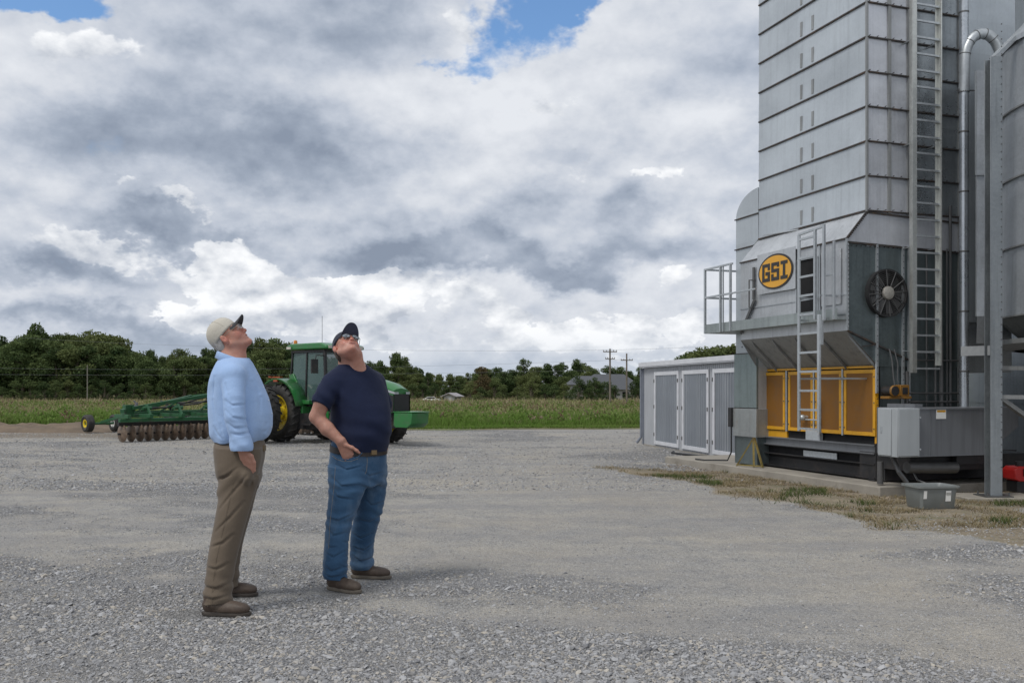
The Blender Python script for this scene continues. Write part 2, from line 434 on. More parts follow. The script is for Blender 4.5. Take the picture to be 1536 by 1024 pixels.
# ------------------------------------------------------------------ loose stones on the yard
m_stone, nt, b = newmat('stone')
sv = nt.attr('shade'); tc = nt.n('ShaderNodeNewGeometry').outputs['Position']
c = nt.mix(sv, (.11,.113,.125), (.42,.422,.43)); c = nt.mix(nt.mr(nt.attr('tone'), .65, 1, 0, .8), c, (.47,.42,.34))
nt.put(b.inputs['Base Color'], nt.mix(nt.mr(nt.noise(tc, 90, 3), .3, .7, 0, .30), c, (.40,.39,.37))); b.inputs['Roughness'].default_value = .88
def stones(name, N, sampler, size, mat_):
    x, y = sampler(N); n = len(x)
    base = []
    import itertools
    t = (1+5**.5)/2
    ico = np.array([(-1,t,0),(1,t,0),(-1,-t,0),(1,-t,0),(0,-1,t),(0,1,t),(0,-1,-t),(0,1,-t),(t,0,-1),(t,0,1),(-t,0,-1),(-t,0,1)])/1.9
    icf = np.array([(0,11,5),(0,5,1),(0,1,7),(0,7,10),(0,10,11),(1,5,9),(5,11,4),(11,10,2),(10,7,6),(7,1,8),(3,9,4),(3,4,2),(3,2,6),(3,6,8),(3,8,9),(4,9,5),(2,4,11),(6,2,10),(8,6,7),(9,8,1)])
    V = ico[None] * RNG.uniform(.55, 1.3, (n, 12, 1))
    sc = size(n, x, y); V = V*(sc[:, None, None]*RNG.uniform(.55, 1.2, (n, 1, 3))*np.array([1,1,.62]))
    a = RNG.uniform(0, 6.28, n); ca, sa = np.cos(a)[:, None], np.sin(a)[:, None]
    tl = RNG.uniform(-.5, .5, n)[:, None]
    X_ = V[:,:,0]*ca - V[:,:,1]*sa; Y_ = V[:,:,0]*sa + V[:,:,1]*ca; Z_ = V[:,:,2] + X_*tl
    P = np.stack([X_ + x[:, None], Y_ + y[:, None], Z_ + (gheight(x, y) + sc*.12)[:, None]], 2).reshape(-1, 3)
    Fc = (icf[None] + (np.arange(n)*12)[:, None, None]).reshape(-1, 3)
    sh = np.repeat(np.clip(RNG.normal(.55, .25, n), 0, 1), 12); tn = np.repeat(RNG.uniform(0, 1, n), 12)
    o = npmesh(name, P, Fc, mat_, smooth=False, attrs={'shade': sh, 'tone': tn})
    return tag(o, kind='stuff')
def samp(N):
    y = 3.6*(14/3.6)**RNG.uniform(0, 1, N)
    x = RNG.uniform(-1, 1, N)*y*.62 ; x = np.where(RNG.uniform(0,1,N) < .0, x, x)
    den = zone_loose(x, y); g = zone_grass(x, y)
    keep = RNG.uniform(0, 1, N) < (.50 + .50*den**1.3)*(1 - .6*g)
    for cx, cy in ((-1.85,5.62),(-1.83,6.1),(-1.13,6.28),(-.95,6.72)):
        keep &= (np.hypot((x-cx)/.26, (y-cy)/.14) > 1)
    return x[keep], y[keep]
st = stones('gravel_stones', 230000, samp, lambda n, x, y: np.clip(RNG.lognormal(-5.12, .48, n), .003, .023)*(.50+.72*zone_loose(x, y)), m_stone)
tag(st, 'grey crushed stones lying loose over the near part of the yard', 'gravel')
def samp_far(N):
    y = 12.5*(31/12.5)**RNG.uniform(0, 1, N); x = RNG.uniform(-.62, .62, N)*y
    k = (RNG.uniform(0, 1, N) < .45 + .55*zone_loose(x, y))*(zone_grass(x, y) < .3) > 0
    return x[k], y[k]
st = stones('gravel_stones', 90000, samp_far, lambda n, x, y: np.clip(RNG.lognormal(-4.35, .35, n), .007, .035), m_stone)
tag(st, 'grey crushed stones scattered over the far part of the yard', 'gravel')

# ------------------------------------------------------------------ grass blades helper
def blades(name, x, y, z, h, wd, mat_, tone, lean=.35, seg=2):
    n = len(x); a = RNG.uniform(0, 6.28, n); l = RNG.uniform(.05, lean, n)*h; la = RNG.uniform(0, 6.28, n)
    dx, dy = np.cos(a)*wd/2, np.sin(a)*wd/2; lx, ly = np.cos(la)*l, np.sin(la)*l
    rows = []
    for k in range(seg+1):
        t = k/seg; wk = 1-t*.85
        bx, by, bz = x+lx*t**2, y+ly*t**2, z+h*(t - .15*t*t)
        rows += [np.stack([bx-dx*wk, by-dy*wk, bz], 1), np.stack([bx+dx*wk, by+dy*wk, bz], 1)]
    V = np.stack(rows, 1).reshape(-1, 3); m = 2*(seg+1)
    f = np.concatenate([np.array([[2*k, 2*k+1, 2*k+3, 2*k+2]]) for k in range(seg)])
    Fc = (f[None] + (np.arange(n)*m)[:, None, None]).reshape(-1, 4)
    return npmesh(name, V, Fc, mat_, smooth=False, attrs={'tone': np.repeat(tone, m), 'hh': np.tile(np.repeat(np.arange(seg+1)/seg, 2), n)})
def leafmat(name, stops, rough=.7, trans=.25, hdark=.45):
    m, nt, b = newmat(name)
    cr = nt.n('ShaderNodeValToRGB', i_0=nt.attr('tone')); e = cr.color_ramp
    e.elements[0].position = stops[0][0]; e.elements[0].color = (*stops[0][1], 1)
    e.elements[1].position = stops[-1][0]; e.elements[1].color = (*stops[-1][1], 1)
    for p_, c_ in stops[1:-1]:
        x_ = e.elements.new(p_); x_.color = (*c_, 1)
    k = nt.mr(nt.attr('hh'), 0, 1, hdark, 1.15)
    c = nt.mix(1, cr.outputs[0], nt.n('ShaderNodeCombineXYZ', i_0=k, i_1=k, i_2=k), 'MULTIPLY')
    nt.put(b.inputs['Base Color'], c); b.inputs['Roughness'].default_value = rough; b.inputs['Specular IOR Level'].default_value = .2
    if trans:
        tr = nt.n('ShaderNodeBsdfTranslucent', i_Color=c); mx = nt.n('ShaderNodeMixShader'); mx.inputs[0].default_value = trans
        nt.L.new(b.outputs[0], mx.inputs[1]); nt.L.new(tr.outputs[0], mx.inputs[2])
        nt.L.new(mx.outputs[0], m.node_tree.nodes['Material Output'].inputs[0])
    return m
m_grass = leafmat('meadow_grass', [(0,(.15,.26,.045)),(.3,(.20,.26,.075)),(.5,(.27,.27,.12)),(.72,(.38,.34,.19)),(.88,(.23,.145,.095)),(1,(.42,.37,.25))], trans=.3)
m_field = mat('field_soil', (.13,.15,.06), .95, var=.3, vscale=.6, col2=(.19,.165,.085), c2scale=.25, c2lo=.4, c2hi=.65)
# ------------------------------------------------------------------ field
def edge_y(x): return 31.5 + .5*np.sin(x*.35) + .25*np.sin(x*1.3+1) + np.clip((-x-6)*.12, 0, 3)
fx = np.concatenate([np.linspace(-400, -42, 20), np.arange(-40, 40.1, 1), np.linspace(42, 400, 20)])
rows_ = [0, .3, 1, 3, 8, 16, 30, 60, 110, 200, 400, 900]
FX, FR = np.meshgrid(fx, rows_); fz = .004 + .05*np.clip(FR/1.0, 0, 1)
FYY = edge_y(FX) + FR
field = npmesh('field', np.stack([FX.ravel(), FYY.ravel(), fz.ravel()], 1), tri_idx(len(fx), len(rows_)), m_field)
tag(field, kind='structure')
def fsamp(N, d0, d1, p=1.0):
    u = RNG.uniform(0, 1, N); y = d0*(d1/d0)**(u**p)
    x = RNG.uniform(-.64, .64, N)*y
    k = y > edge_y(x) + .1
    return x[k], y[k]
# short mown verge along the gravel
x, y = fsamp(110000, 31.2, 38.5)
e_ = y - edge_y(x); pt = fbm2(x, y*.6, .7, 31)
h = .05 + .08*RNG.uniform(0, 1, len(x)) + np.clip((e_-1.2)/1.4, 0, 1)*(.36+.16*pt)*RNG.uniform(.5, 1.2, len(x))
tone = np.clip(.06 + .10*pt + .08*RNG.normal(size=len(x)) + .06*np.clip(e_-4, 0, 2), 0, 1)
o = blades('verge_grass', x, y, np.full(len(x), .03), h, RNG.uniform(.015, .035, len(x)), m_grass, tone)
tag(o, 'bright green grass growing along the edge of the gravel yard', 'grass', kind='stuff')
# tall meadow behind it
x, y = fsamp(150000, 33.5, 175, 1.15)
pt = fbm2(x*.35, y*.9, .5, 41); p2 = fbm2(x*.6, y, 1.1, 43)
hh = (.36 + .24*pt + .14*p2)*RNG.uniform(.45, 1.25, len(x)); hh = np.clip(hh, .1, .95)
tone = np.clip(.44 + .26*pt + .20*p2 + .13*RNG.normal(size=len(x)) - .30*np.exp(-((y-36)/3.0)**2) + .10*(y > 60) - .12*(x < -12)*(y < 48), 0, 1)
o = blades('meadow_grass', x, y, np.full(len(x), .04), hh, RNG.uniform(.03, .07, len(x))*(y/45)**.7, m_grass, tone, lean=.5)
tag(o, 'tall rough meadow grass with brown seed heads covering the field', 'grass', kind='stuff')
# broad dark weeds and leafy clumps
x, y = fsamp(2600, 34, 80, 1.1); V = []; n = len(x)
k = np.repeat(np.arange(n), 26); r = RNG.normal(0, .22, (len(k), 2))
xx, yy = x[k]+r[:,0], y[k]+r[:,1]; zz = RNG.uniform(.05, .55, len(k))*np.clip(1-np.hypot(r[:,0], r[:,1]), .2, 1)
o = blades('leafy_weeds', xx, yy, zz, RNG.uniform(.06, .16, len(k)), RNG.uniform(.06, .12, len(k)), m_grass, np.clip(np.repeat(RNG.choice([.05,.15,.3,.88,.93,.7], n, p=[.3,.25,.2,.1,.08,.07]), 26)+.05*RNG.normal(size=len(k)), 0, 1), lean=1.2, seg=1)
tag(o, 'leafy weeds standing in clumps through the meadow', 'weeds', kind='stuff')
# dry grass tufts by the slab
N = 170000; x = RNG.uniform(.8, 9.5, N); y = RNG.uniform(9, 19, N); g = zone_grass(x, y); cl = np.clip(fbm2(x, y, 4.5, 51)*.8+.45, 0, 1)
kp = (RNG.uniform(0, 1, N) < g**1.5*cl)
for cx, cy, r_ in ((4.75, 10.75, .33),): kp &= np.hypot(x-cx, y-cy) > r_
x, y = x[kp], y[kp]; gn = fbm2(x, y, 2.2, 53)
m_dry = leafmat('dry_grass', [(0,(.07,.12,.03)),(.35,(.13,.15,.05)),(.5,(.27,.21,.11)),(1,(.42,.35,.22))], trans=.2)
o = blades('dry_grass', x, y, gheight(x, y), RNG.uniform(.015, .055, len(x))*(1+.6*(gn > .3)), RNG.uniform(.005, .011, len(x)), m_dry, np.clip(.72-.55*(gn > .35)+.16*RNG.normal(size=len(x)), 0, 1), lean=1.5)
tag(o, 'patchy dry grass growing in front of the concrete slab', 'grass', kind='stuff')

# ------------------------------------------------------------------ bank of bare earth at the left
m_dirt = mat('bare_earth', (.15,.112,.078), .95, var=.35, vscale=1.5, bump=.05, bscale=6)
bx = np.linspace(-26, -11.5, 90); by = np.linspace(-1, 1, 15)
BX, BY = np.meshgrid(bx, by)
prof = np.clip(1-BY**2, 0, 1)*(.30+.12*fbm2(BX, BY*2, 1.1, 61)+.07*fbm2(BX, BY*3, 4, 62))*np.clip((-11.5-BX)/4, 0, 1)
o = npmesh('earth_bank', np.stack([BX.ravel(), 30.6 + BY.ravel()*1.5 + .2*np.sin(BX.ravel()), (prof-.02).ravel()], 1), tri_idx(90, 15), m_dirt)
tag(o, kind='structure')

# ------------------------------------------------------------------ trees
m_bark = mat('bark', (.16,.13,.10), .9, var=.3, vscale=8, bump=.02, bscale=20)
def crownmat(name, a, b_, c_):
    m, nt, b = newmat(name)
    rnd = nt.n('ShaderNodeObjectInfo').outputs['Random']
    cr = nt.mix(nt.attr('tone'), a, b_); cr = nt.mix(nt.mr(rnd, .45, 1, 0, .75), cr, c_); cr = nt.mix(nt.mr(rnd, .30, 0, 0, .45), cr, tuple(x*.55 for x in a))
    hv = nt.mr(nt.attr('tone'), 0, 1, .7, 1.15)
    nt.put(b.inputs['Base Color'], cr); b.inputs['Roughness'].default_value = .75; b.inputs['Specular IOR Level'].default_value = .15
    tr = nt.n('ShaderNodeBsdfTranslucent', i_Color=cr); mx = nt.n('ShaderNodeMixShader'); mx.inputs[0].default_value = .22
    nt.L.new(b.outputs[0], mx.inputs[1]); nt.L.new(tr.outputs[0], mx.inputs[2])
    nt.L.new(mx.outputs[0], m.node_tree.nodes['Material Output'].inputs[0])
    return m
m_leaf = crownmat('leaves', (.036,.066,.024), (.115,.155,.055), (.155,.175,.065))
m_leaf_red = crownmat('leaves_brown', (.075,.065,.032), (.16,.12,.06), (.13,.10,.05))
def leafcards(P, size, seed):
    r = np.random.default_rng(seed); n = len(P)
    a = r.normal(size=(n, 3)); a /= np.linalg.norm(a, axis=1)[:, None]
    b = np.cross(a, r.normal(size=(n, 3))); b /= np.linalg.norm(b, axis=1)[:, None]
    s = (size*r.uniform(.6, 1.35, n))[:, None]
    V = np.stack([P - a*s, P - b*s*.55, P + a*s, P + b*s*.55], 1).reshape(-1, 3)
    return V, np.arange(n*4).reshape(-1, 4)
def make_tree(seed, H=10, style='broad', density=1.0, mat_=None):
    """returns (crown data, trunk MB): limbs carry clumps of leaves, sky shows between the clumps"""
    r = np.random.default_rng(seed); mb = MB()
    th = H*(.16 if style == 'broad' else .50)
    top = Vector((r.normal()*.03*H, r.normal()*.03*H, H*.86))
    pts = [Vector((0,0,-.3)), Vector((r.normal()*.01*H, 0, H*.3)), Vector((r.normal()*.02*H, r.normal()*.02*H, H*.6)), top]
    mb.tube(pts, [H*.022, H*.017, H*.011, H*.004], 8)
    cl = []
    nl = 26 if style == 'broad' else 17
    for i in range(nl):
        t = r.uniform(0, 1); z = th + (H*.9-th)*t
        if style == 'broad': rad = H*.30*math.sin(math.pi*min(1, (.16+.80*t)))**.6*r.uniform(.45, 1.15)
        elif style == 'bush': rad = H*.5*(1-.75*t)*r.uniform(.3, 1); z = H*.1 + H*.75*t
        else: rad = H*.20*(1.05-t*.6)*r.uniform(.3, 1.1)
        a = r.uniform(0, 6.283); c = np.array([math.cos(a)*rad, math.sin(a)*rad, z])
        k = H*r.uniform(.075, .14)*(1.0 if style != 'pine' else .8)
        cl.append((c, k))
        s0 = Vector((0,0,max(th*.6, z-rad*.7))) if style != 'bush' else Vector((0,0,0))
        mb.tube([s0, (s0+Vector(c))/2+Vector((0,0,-.02*H)), Vector(c)], [H*.007, H*.005, H*.002], 5)
    cl.append((np.array([top.x, top.y, H*.90]), H*.09))
    P = []; T = []
    for c, k in cl:
        n = int(150*density); d = r.normal(size=(n, 3)); d /= np.linalg.norm(d, axis=1)[:, None]
        rr = k*r.uniform(.35, 1.12, n)**.6
        p = c + d*rr[:, None]*np.array([1.25, 1.25, .8]); P.append(p)
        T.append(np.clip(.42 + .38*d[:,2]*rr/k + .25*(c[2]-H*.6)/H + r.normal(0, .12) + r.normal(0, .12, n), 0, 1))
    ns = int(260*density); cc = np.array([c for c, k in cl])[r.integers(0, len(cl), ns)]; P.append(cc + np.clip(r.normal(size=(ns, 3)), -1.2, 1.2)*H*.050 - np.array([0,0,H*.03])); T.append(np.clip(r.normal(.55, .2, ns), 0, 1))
    P = np.concatenate(P); T = np.concatenate(T)
    V, Fc = leafcards(P, H*.021, seed+1)
    return V, Fc, np.repeat(T, 4), mb
def tree_thing(name, label, seed, H, style, group, loc, mat_=None, density=1.0):
    t = thing(name, label, 'tree' if style != 'bush' else 'bush', loc, 0, group)
    V, Fc, T, mb = make_tree(seed, H, style, density)
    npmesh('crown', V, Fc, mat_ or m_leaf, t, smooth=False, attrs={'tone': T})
    mb.build('trunk' if style != 'bush' else 'stem', m_bark, t, smooth=True)
    return t
PROTO = []
SPECS = [('broad',10),('broad',10),('broad',10),('broad',10),('pine',10),('pine',10),('bush',4),('bush',4)]
first_used = [False]*len(SPECS)
GRP = {'broad':'dense leafy trees of the far tree line','pine':'slender open crowned trees rising from the tree line','bush':'rounded bushes at the foot of the tree line'}
LAB = {'broad':'dense dark green leafy tree standing in the line beyond the field','pine':'slim open crowned tree with bare trunk in the line beyond the field','bush':'rounded green bush at the foot of the trees beyond the field'}
NM = {'broad':'leafy_tree','pine':'slender_tree','bush':'round_bush'}
for i, (s_, H_) in enumerate(SPECS):
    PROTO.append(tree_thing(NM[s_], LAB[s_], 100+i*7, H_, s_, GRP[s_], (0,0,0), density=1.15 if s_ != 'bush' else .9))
UNIQ = {53: 'tallest tree of the far left group, its crown standing above the others', 226: 'small thin tree standing in the low gap of the left tree line', 595: 'tall tree with an open crown just right of the man in navy', 632: 'thin tree with a small tuft crown left of the small white shed', 862: 'highest crown of the tree line between white shed and poles', 389: 'open crowned tree rising between the two men'}
def plant(kind, px, top, Dd, wfac=1.0, label=None, group='', r=random):
    ids = [i for i, s in enumerate(SPECS) if s[0] == kind]; i = r.choice(ids); H_ = SPECS[i][1]
    h = CH + (HY-top)/F*Dd; s = h/(H_*.965)
    loc = ((px-CX)/F*Dd, Dd, 0); rz = r.uniform(0, 6.28); sc = (s*wfac, s*wfac, s)
    if not first_used[i]:
        o = PROTO[i]; first_used[i] = True; o.location = loc; o.rotation_euler = (0,0,rz); o.scale = sc
    else: o = dup(PROTO[i], loc, rz, sc)
    where = 'in the tree line at the far left' if px < 190 else 'behind the disc harrow' if px < 325 else 'behind the men and the tractor' if px < 600 else 'right of the tractor nose' if px < 720 else 'between the tractor and the utility poles' if px < 905 else 'beside the utility poles and the grey shed'
    what = {'broad': 'dense dark green leafy tree', 'pine': 'slim open crowned tree', 'bush': 'low rounded green bush'}[kind]
    o['label'] = label or (what + ' ' + where); o['group'] = group or ({'broad': 'leafy trees', 'pine': 'slender trees', 'bush': 'round bushes'}[kind] + ' ' + where)
    if label and not group: del o['group']
    return o
SKY = [(-40,512),(0,508),(20,506),(36,500),(53,489),(68,500),(84,502),(100,497),(120,502),(140,500),(160,500),(178,505),(190,514),(199,534),(212,534),(226,526),(240,534),(256,528),(270,523),(290,526),(310,522),(330,520),(350,515),(372,512),(389,510),(404,516),(414,512),(432,515),(450,520),(480,527),(510,530),(540,540),(552,545),(570,545),(595,532),(610,540),(622,552),(632,547),(645,560),(660,558),(675,560),(690,562),(700,556),(716,552),(730,546),(745,545),(765,548),(785,542),(803,548),(820,545),(832,550),(845,547),(862,538),(876,546),(888,546),(900,556),(914,550),(930,547),(945,553),(960,548),(975,545),(1000,552),(1040,540)]
def skyline(px):
    for (a, b_), (c_, d_) in zip(SKY, SKY[1:]):
        if a <= px <= c_: return b_ + (d_-b_)*(px-a)/(c_-a)
    return 545
rt = random.Random(3)
for k, (px, top) in enumerate(SKY):
    Dd = 118 if px < 200 else 128 + rt.uniform(-4, 6)
    if 200 < px < 240: Dd = 112
    kind = 'pine' if px in (226, 632, 53, 862, 595, 389) else 'broad'
    if k % 9 == 4: kind = 'pine'
    plant(kind, px + rt.uniform(-3, 3), top + rt.choice((-4,-2,0,3,6)), Dd + rt.uniform(-5, 5), rt.uniform(.62, .95), r=rt, label=UNIQ.get(px))
px = -60
while px < 1050:                                       # second and third rows fill the lower line
    t0 = skyline(px)
    plant('broad', px, t0 + rt.uniform(9, 22), 110 + rt.uniform(-4, 4) if px < 560 else 124 + rt.uniform(-4, 4), 1.15, r=rt)
    plant(rt.choice(('broad','broad','pine')), px + rt.uniform(4, 9), t0 + rt.uniform(1, 14), 136 + rt.uniform(-4, 6), rt.uniform(.8, 1.2), r=rt)
    px += rt.uniform(15, 21) if px < 560 else rt.uniform(12, 17)
px = -40
while px < 1000:
    if not (660 < px < 690) and not (925 < px < 950):
        plant('bush', px, rt.uniform(568, 581), 103 + rt.uniform(-3, 3), 1.3, r=rt)
    px += rt.uniform(13, 24)
for px, top in ((1030,530),(1046,526),(1062,521),(1080,519),(1098,517),(1115,518),(1140,520)):
    o = plant('broad', px, top, 62 + rt.uniform(-3, 3), 1.3, r=rt, label='leafy green tree showing above the roof of the grey shed', group='trees rising behind the grey shed')
o = tree_thing('brown_tree', 'small tree with reddish brown leaves left of centre in the tree line', 900, 4.2, 'broad', None, ((722-CX)/F*112, 112, 0), m_leaf_red)
# ------------------------------------------------------------------ metals
def galv(name, col, rough=.42, metal=.75, streak=.35, dents=.004, spangle=.12, stain=None):
    m, nt, b = newmat(name)
    tc = nt.n('ShaderNodeTexCoord').outputs['Object']
    v = nt.n('ShaderNodeTexVoronoi', i_Vector=tc, i_Scale=38.0)
    s_ = nt.n('ShaderNodeSeparateColor', i_0=v.outputs['Color']).outputs[0]
    big = nt.noise(tc, .9, 6, .6)
    k = nt.m('ADD', nt.mr(big, .3, .7, .82, 1.12), nt.mr(s_, 0, 1, -spangle/2, spangle/2))
    st_ = nt.noise(nt.vm('MULTIPLY', tc, (9, 9, .5)), 1.4, 6, .65)
    k = nt.m('MULTIPLY', k, nt.mr(st_, .5, .78, 1, 1-streak))
    wn_ = nt.n('ShaderNodeTexWhiteNoise'); wn_.noise_dimensions = '1D'; nt.put(wn_.inputs[1], nt.m('FLOOR', nt.m('DIVIDE', nt.m('SUBTRACT', nt.n('ShaderNodeSeparateXYZ', i_0=tc).outputs[2], 3.77), .468)))
    k = nt.m('MULTIPLY', k, nt.mr(wn_.outputs[0], 0, 1, .93, 1.05))
    c = nt.mix(1, col, nt.n('ShaderNodeCombineXYZ', i_0=k, i_1=k, i_2=k), 'MULTIPLY')
    if stain:
        c = nt.mix(nt.mr(nt.noise(nt.vm('MULTIPLY', tc, (6, 6, 1.3)), 1.5, 7, .7), .60, .74, 0, .8), c, stain)
    nt.put(b.inputs['Base Color'], c); b.inputs['Metallic'].default_value = metal
    nt.put(b.inputs['Roughness'], nt.m('ADD', nt.mr(big, .3, .7, rough-.07, rough+.1), nt.mr(s_, 0, 1, -.05, .05)))
    bp = nt.n('ShaderNodeBump', i_Strength=1.0, i_Distance=dents, i_Height=nt.noise(nt.vm('MULTIPLY', tc, (1, 1, 1.8)), 1.7, 2, .5))
    nt.put(b.inputs['Normal'], bp)
    return m
m_tier = galv('galvanized_wall', (.51,.55,.58), .42, .50, .16, .010, .07)
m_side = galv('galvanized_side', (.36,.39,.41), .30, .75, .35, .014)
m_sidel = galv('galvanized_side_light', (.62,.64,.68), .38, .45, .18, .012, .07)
m_teal = galv('dark_teal_steel', (.17,.205,.21), .36, .7, .35, .014)  # dark teal-grey base colour, used on the fan wall and lower side
m_hood = galv('bright_steel', (.56,.58,.60), .45, .6, .25, .008)
m_under = galv('dull_steel', (.33,.34,.34), .55, .5, .4, .008)
m_rail = galv('rail_steel', (.50,.53,.55), .42, .65, .2, .002)
m_bin = galv('bin_steel', (.50,.53,.56), .42, .6, .25, .01)
m_bindark = galv('dark_bin_steel', (.26,.285,.30), .45, .7, .3, .01)
m_seam = mat('rust_and_shadow_seam', (.055,.05,.048), .7, .2, var=.5, vscale=20, col2=(.12,.07,.04), c2scale=9)  # near-black seam colour holds the overlap shadow, with rust patches in it
m_bolt = mat('bolt', (.14,.14,.14), .5, .6)
m_yel = mat('yellow_paint', (.66,.33,.012), .45, var=.2, vscale=3, col2=(.20,.11,.03), c2scale=5, c2lo=.58, c2hi=.8)
m_mesh, nt, b = newmat('yellow_screen')
tc = nt.n('ShaderNodeTexCoord').outputs['Object']
cl_ = nt.mr(nt.noise(tc, 4.5, 6, .65), .48, .72)
ww = nt.n('ShaderNodeTexWave', i_Vector=tc, i_Scale=26.0, bands_direction='Y'); w2 = nt.n('ShaderNodeTexWave', i_Vector=tc, i_Scale=26.0, bands_direction='Z')
g = nt.m('MAXIMUM', nt.mr(ww.outputs[1], .55, .8), nt.mr(w2.outputs[1], .55, .8))
c = nt.mix(nt.m('MULTIPLY', g, .5), (.17,.068,.004), (.33,.14,.008)); c = nt.mix(nt.m('MULTIPLY', cl_, .35), c, (.13,.09,.06))
nt.put(b.inputs['Base Color'], c); b.inputs['Roughness'].default_value = .6
m_black = mat('black_steel', (.028,.028,.03), .5, .3, var=.4, vscale=5, col2=(.06,.05,.045), c2scale=4)
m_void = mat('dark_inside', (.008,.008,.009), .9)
m_cab = mat('grey_cabinet_paint', (.36,.385,.40), .42, var=.06, vscale=2, bump=.0006, bscale=50, streak=.15)
m_burn = mat('grey_housing_paint', (.19,.20,.215), .40, .35, var=.12, vscale=1.5, streak=.4)
m_white = mat('white_label', (.75,.75,.72), .5, var=.04)
m_conc = mat('concrete', (.30,.275,.235), .9, var=.22, vscale=2.5, bump=.006, bscale=30, col2=(.17,.15,.12), c2scale=2, c2lo=.55, c2hi=.75)
m_rub = mat('black_rubber', (.02,.02,.021), .6, var=.3)

dry = thing('grain_dryer', 'tall galvanized steel grain dryer with yellow screen doors, side fan and round orange emblem', 'grain dryer', D0, A_)
def Wd(u, v, z=0): return D0 + EU*u + EV*v + Vector((0,0,z))
def v_at(px, u):                                # on a plane u = const
    t = (px-CX)/F; P = Wd(u, 0); return (P.x - t*P.y)/(t*EV.y - EV.x)
def u_at(px, v):
    t = (px-CX)/F; P = Wd(0, v); return (t*P.y - P.x)/(EU.x - t*EU.y)
def z_at(py, u, v): return CH + (HY-py)/F*Wd(u, v).y
UR = u_at(1438, 0)                              # right end of the side wall
VL = 2.533; Z0 = 3.77; ZT = 9.9; TS = .468
# column
mb = MB(); mb.bb(.0, 2.6, .012, VL, 2.3, ZT); mb.bb(.25, 2.6, .07, VL, 1.6, 2.3); mb.build('core', m_tier, dry)
k = 0; z = Z0
mbT = MB(); mbS = MB(); mbS1 = MB(); mbF = MB(); mbB = MB(); mbC = MB()
while z < ZT:
    z1 = z + TS
    # sheets of the front wall lean out a little at their foot, so each laps the one below
    for v0, v1 in ((.0, VL),):
        mbT.quad((-.014, v1, z), (-.014, v0, z), (-.004, v0, z1), (-.004, v1, z1))
    mbF.bb(-.026, -.004, -.004, VL-.004, z-.018, z+.002)  # dark lip stands in for the shadow under each lapping sheet
    cols = [0, u_at(1333, 0), u_at(1362, 0), UR]
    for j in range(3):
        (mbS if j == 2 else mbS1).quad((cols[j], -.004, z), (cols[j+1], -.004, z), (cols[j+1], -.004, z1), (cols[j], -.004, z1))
    mbF.bb(0, UR, -.030, -.004, z-.016, z+.002)
    for px in (1203, 1220):
        vv = v_at(px, 0)
        mbC.bb(-.020, -.008, vv-.022, vv+.022, z+.04, z+.25)
    for i in range(12): mbB.cyl((.04+i*UR/12, -.030, z+.02), (.04+i*UR/12, -.002, z+.02), .006, n=6)
    z = z1
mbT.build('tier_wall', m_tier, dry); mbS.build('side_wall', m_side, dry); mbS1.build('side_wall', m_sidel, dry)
mbF.build('lap_shadow_flange', m_seam, dry); mbC.build('slot_plate', m_under, dry); mbB.build('bolt_row', m_bolt, dry)
mb = MB(); mb.bb(-.022, .012, -.022, .004, 3.3+.45, ZT)
for px in (1333, 1362): uu = u_at(px, 0); mb.bb(uu-.025, uu+.025, -.024, -.005, 3.74, ZT)
mb.bb(UR-.02, UR+.02, -.03, .01, .5, ZT)
mb.build('corner_trim', m_under, dry)
# plenum box in front of the column
BU = -.324; BT, BB_ = 3.37, 2.14; VB = 2.57; SZ = 1.665; YU = .2
mb = MB(); mb.quad((BU, VB, BB_), (BU, 0, BB_), (BU, 0, BT), (BU, VB, BT))
mb.build('front_panel', m_hood, dry)
mb = MB(); mb.quad((BU-.01, VB, BT), (BU-.01, -.01, BT), (-.012, -.01, Z0-.03), (-.012, VB, Z0-.03)); mb.build('sloping_hood', m_hood, dry)
mb = MB()
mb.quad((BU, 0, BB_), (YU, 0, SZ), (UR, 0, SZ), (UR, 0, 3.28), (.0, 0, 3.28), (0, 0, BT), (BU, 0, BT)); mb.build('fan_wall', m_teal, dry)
mb = MB(); mb.quad((BU, -.002, BT-.03), (UR, -.002, BT-.09), (UR, -.002, Z0), (0, -.002, Z0-.02)); mb.build('upper_side_panel', m_sidel, dry)
mb = MB(); mb.quad((BU, VB, BB_), (BU, VB, BT), (0, VB, Z0), (0, VB, SZ)); mb.build('end_panel', m_under, dry)
mb = MB(); mb.quad((BU, 0, BB_), (BU, VB, BB_), (YU, VB, SZ), (YU, 0, SZ)); mb.build('sloping_floor', m_under, dry)
mb = MB()
for vv in (.02, .62, 1.2, 1.75, 2.3): mb = MB(); mb.prism([(BU+.03,BB_-.032),(YU-.01,SZ-.004),(YU-.01,SZ-.05),(BU+.10,BB_-.135)], (0,vv+.02,0), (1,0,0), (0,0,1), .02); mb.build('stiffener', m_under, dry)
mb = MB()
def seam(a, b_, w=.022, t=.022): mb.beam(a, b_, w, t, (1,0,0))
seam((BU, -.012, BT-.05), (UR, -.012, BT-.11)); seam((-.01, -.012, Z0-.03), (UR, -.012, Z0-.09))
seam((BU, -.012, BB_), (u_at(1365, 0), -.012, z_at(541, .55, 0))); seam((BU-.012, -.01, BT), (-.014, -.012, Z0-.03))
seam((BU+.25, -.014, 1.93), (u_at(1312,0), -.014, 1.96), .014, .014)
mb.beam((BU-.012, 0, BT), (BU-.012, VB, BT), .02, .02); mbSeam = mb
mb = MB()
for px in (1314, 1353, 1362): uu = u_at(px, 0); mb.bb(uu-.016, uu+.016, -.030, -.003, 1.3 if px < 1320 else .7, BT-.06)
mb.bb(BU-.02, BU+.018, -.022, .0, BB_, BT); mb.bb(BU-.012, BU-.001, .0, VB, 2.62, 2.635); mb.bb(BU-.012, BU-.001, .0, VB, 2.36, 2.372)
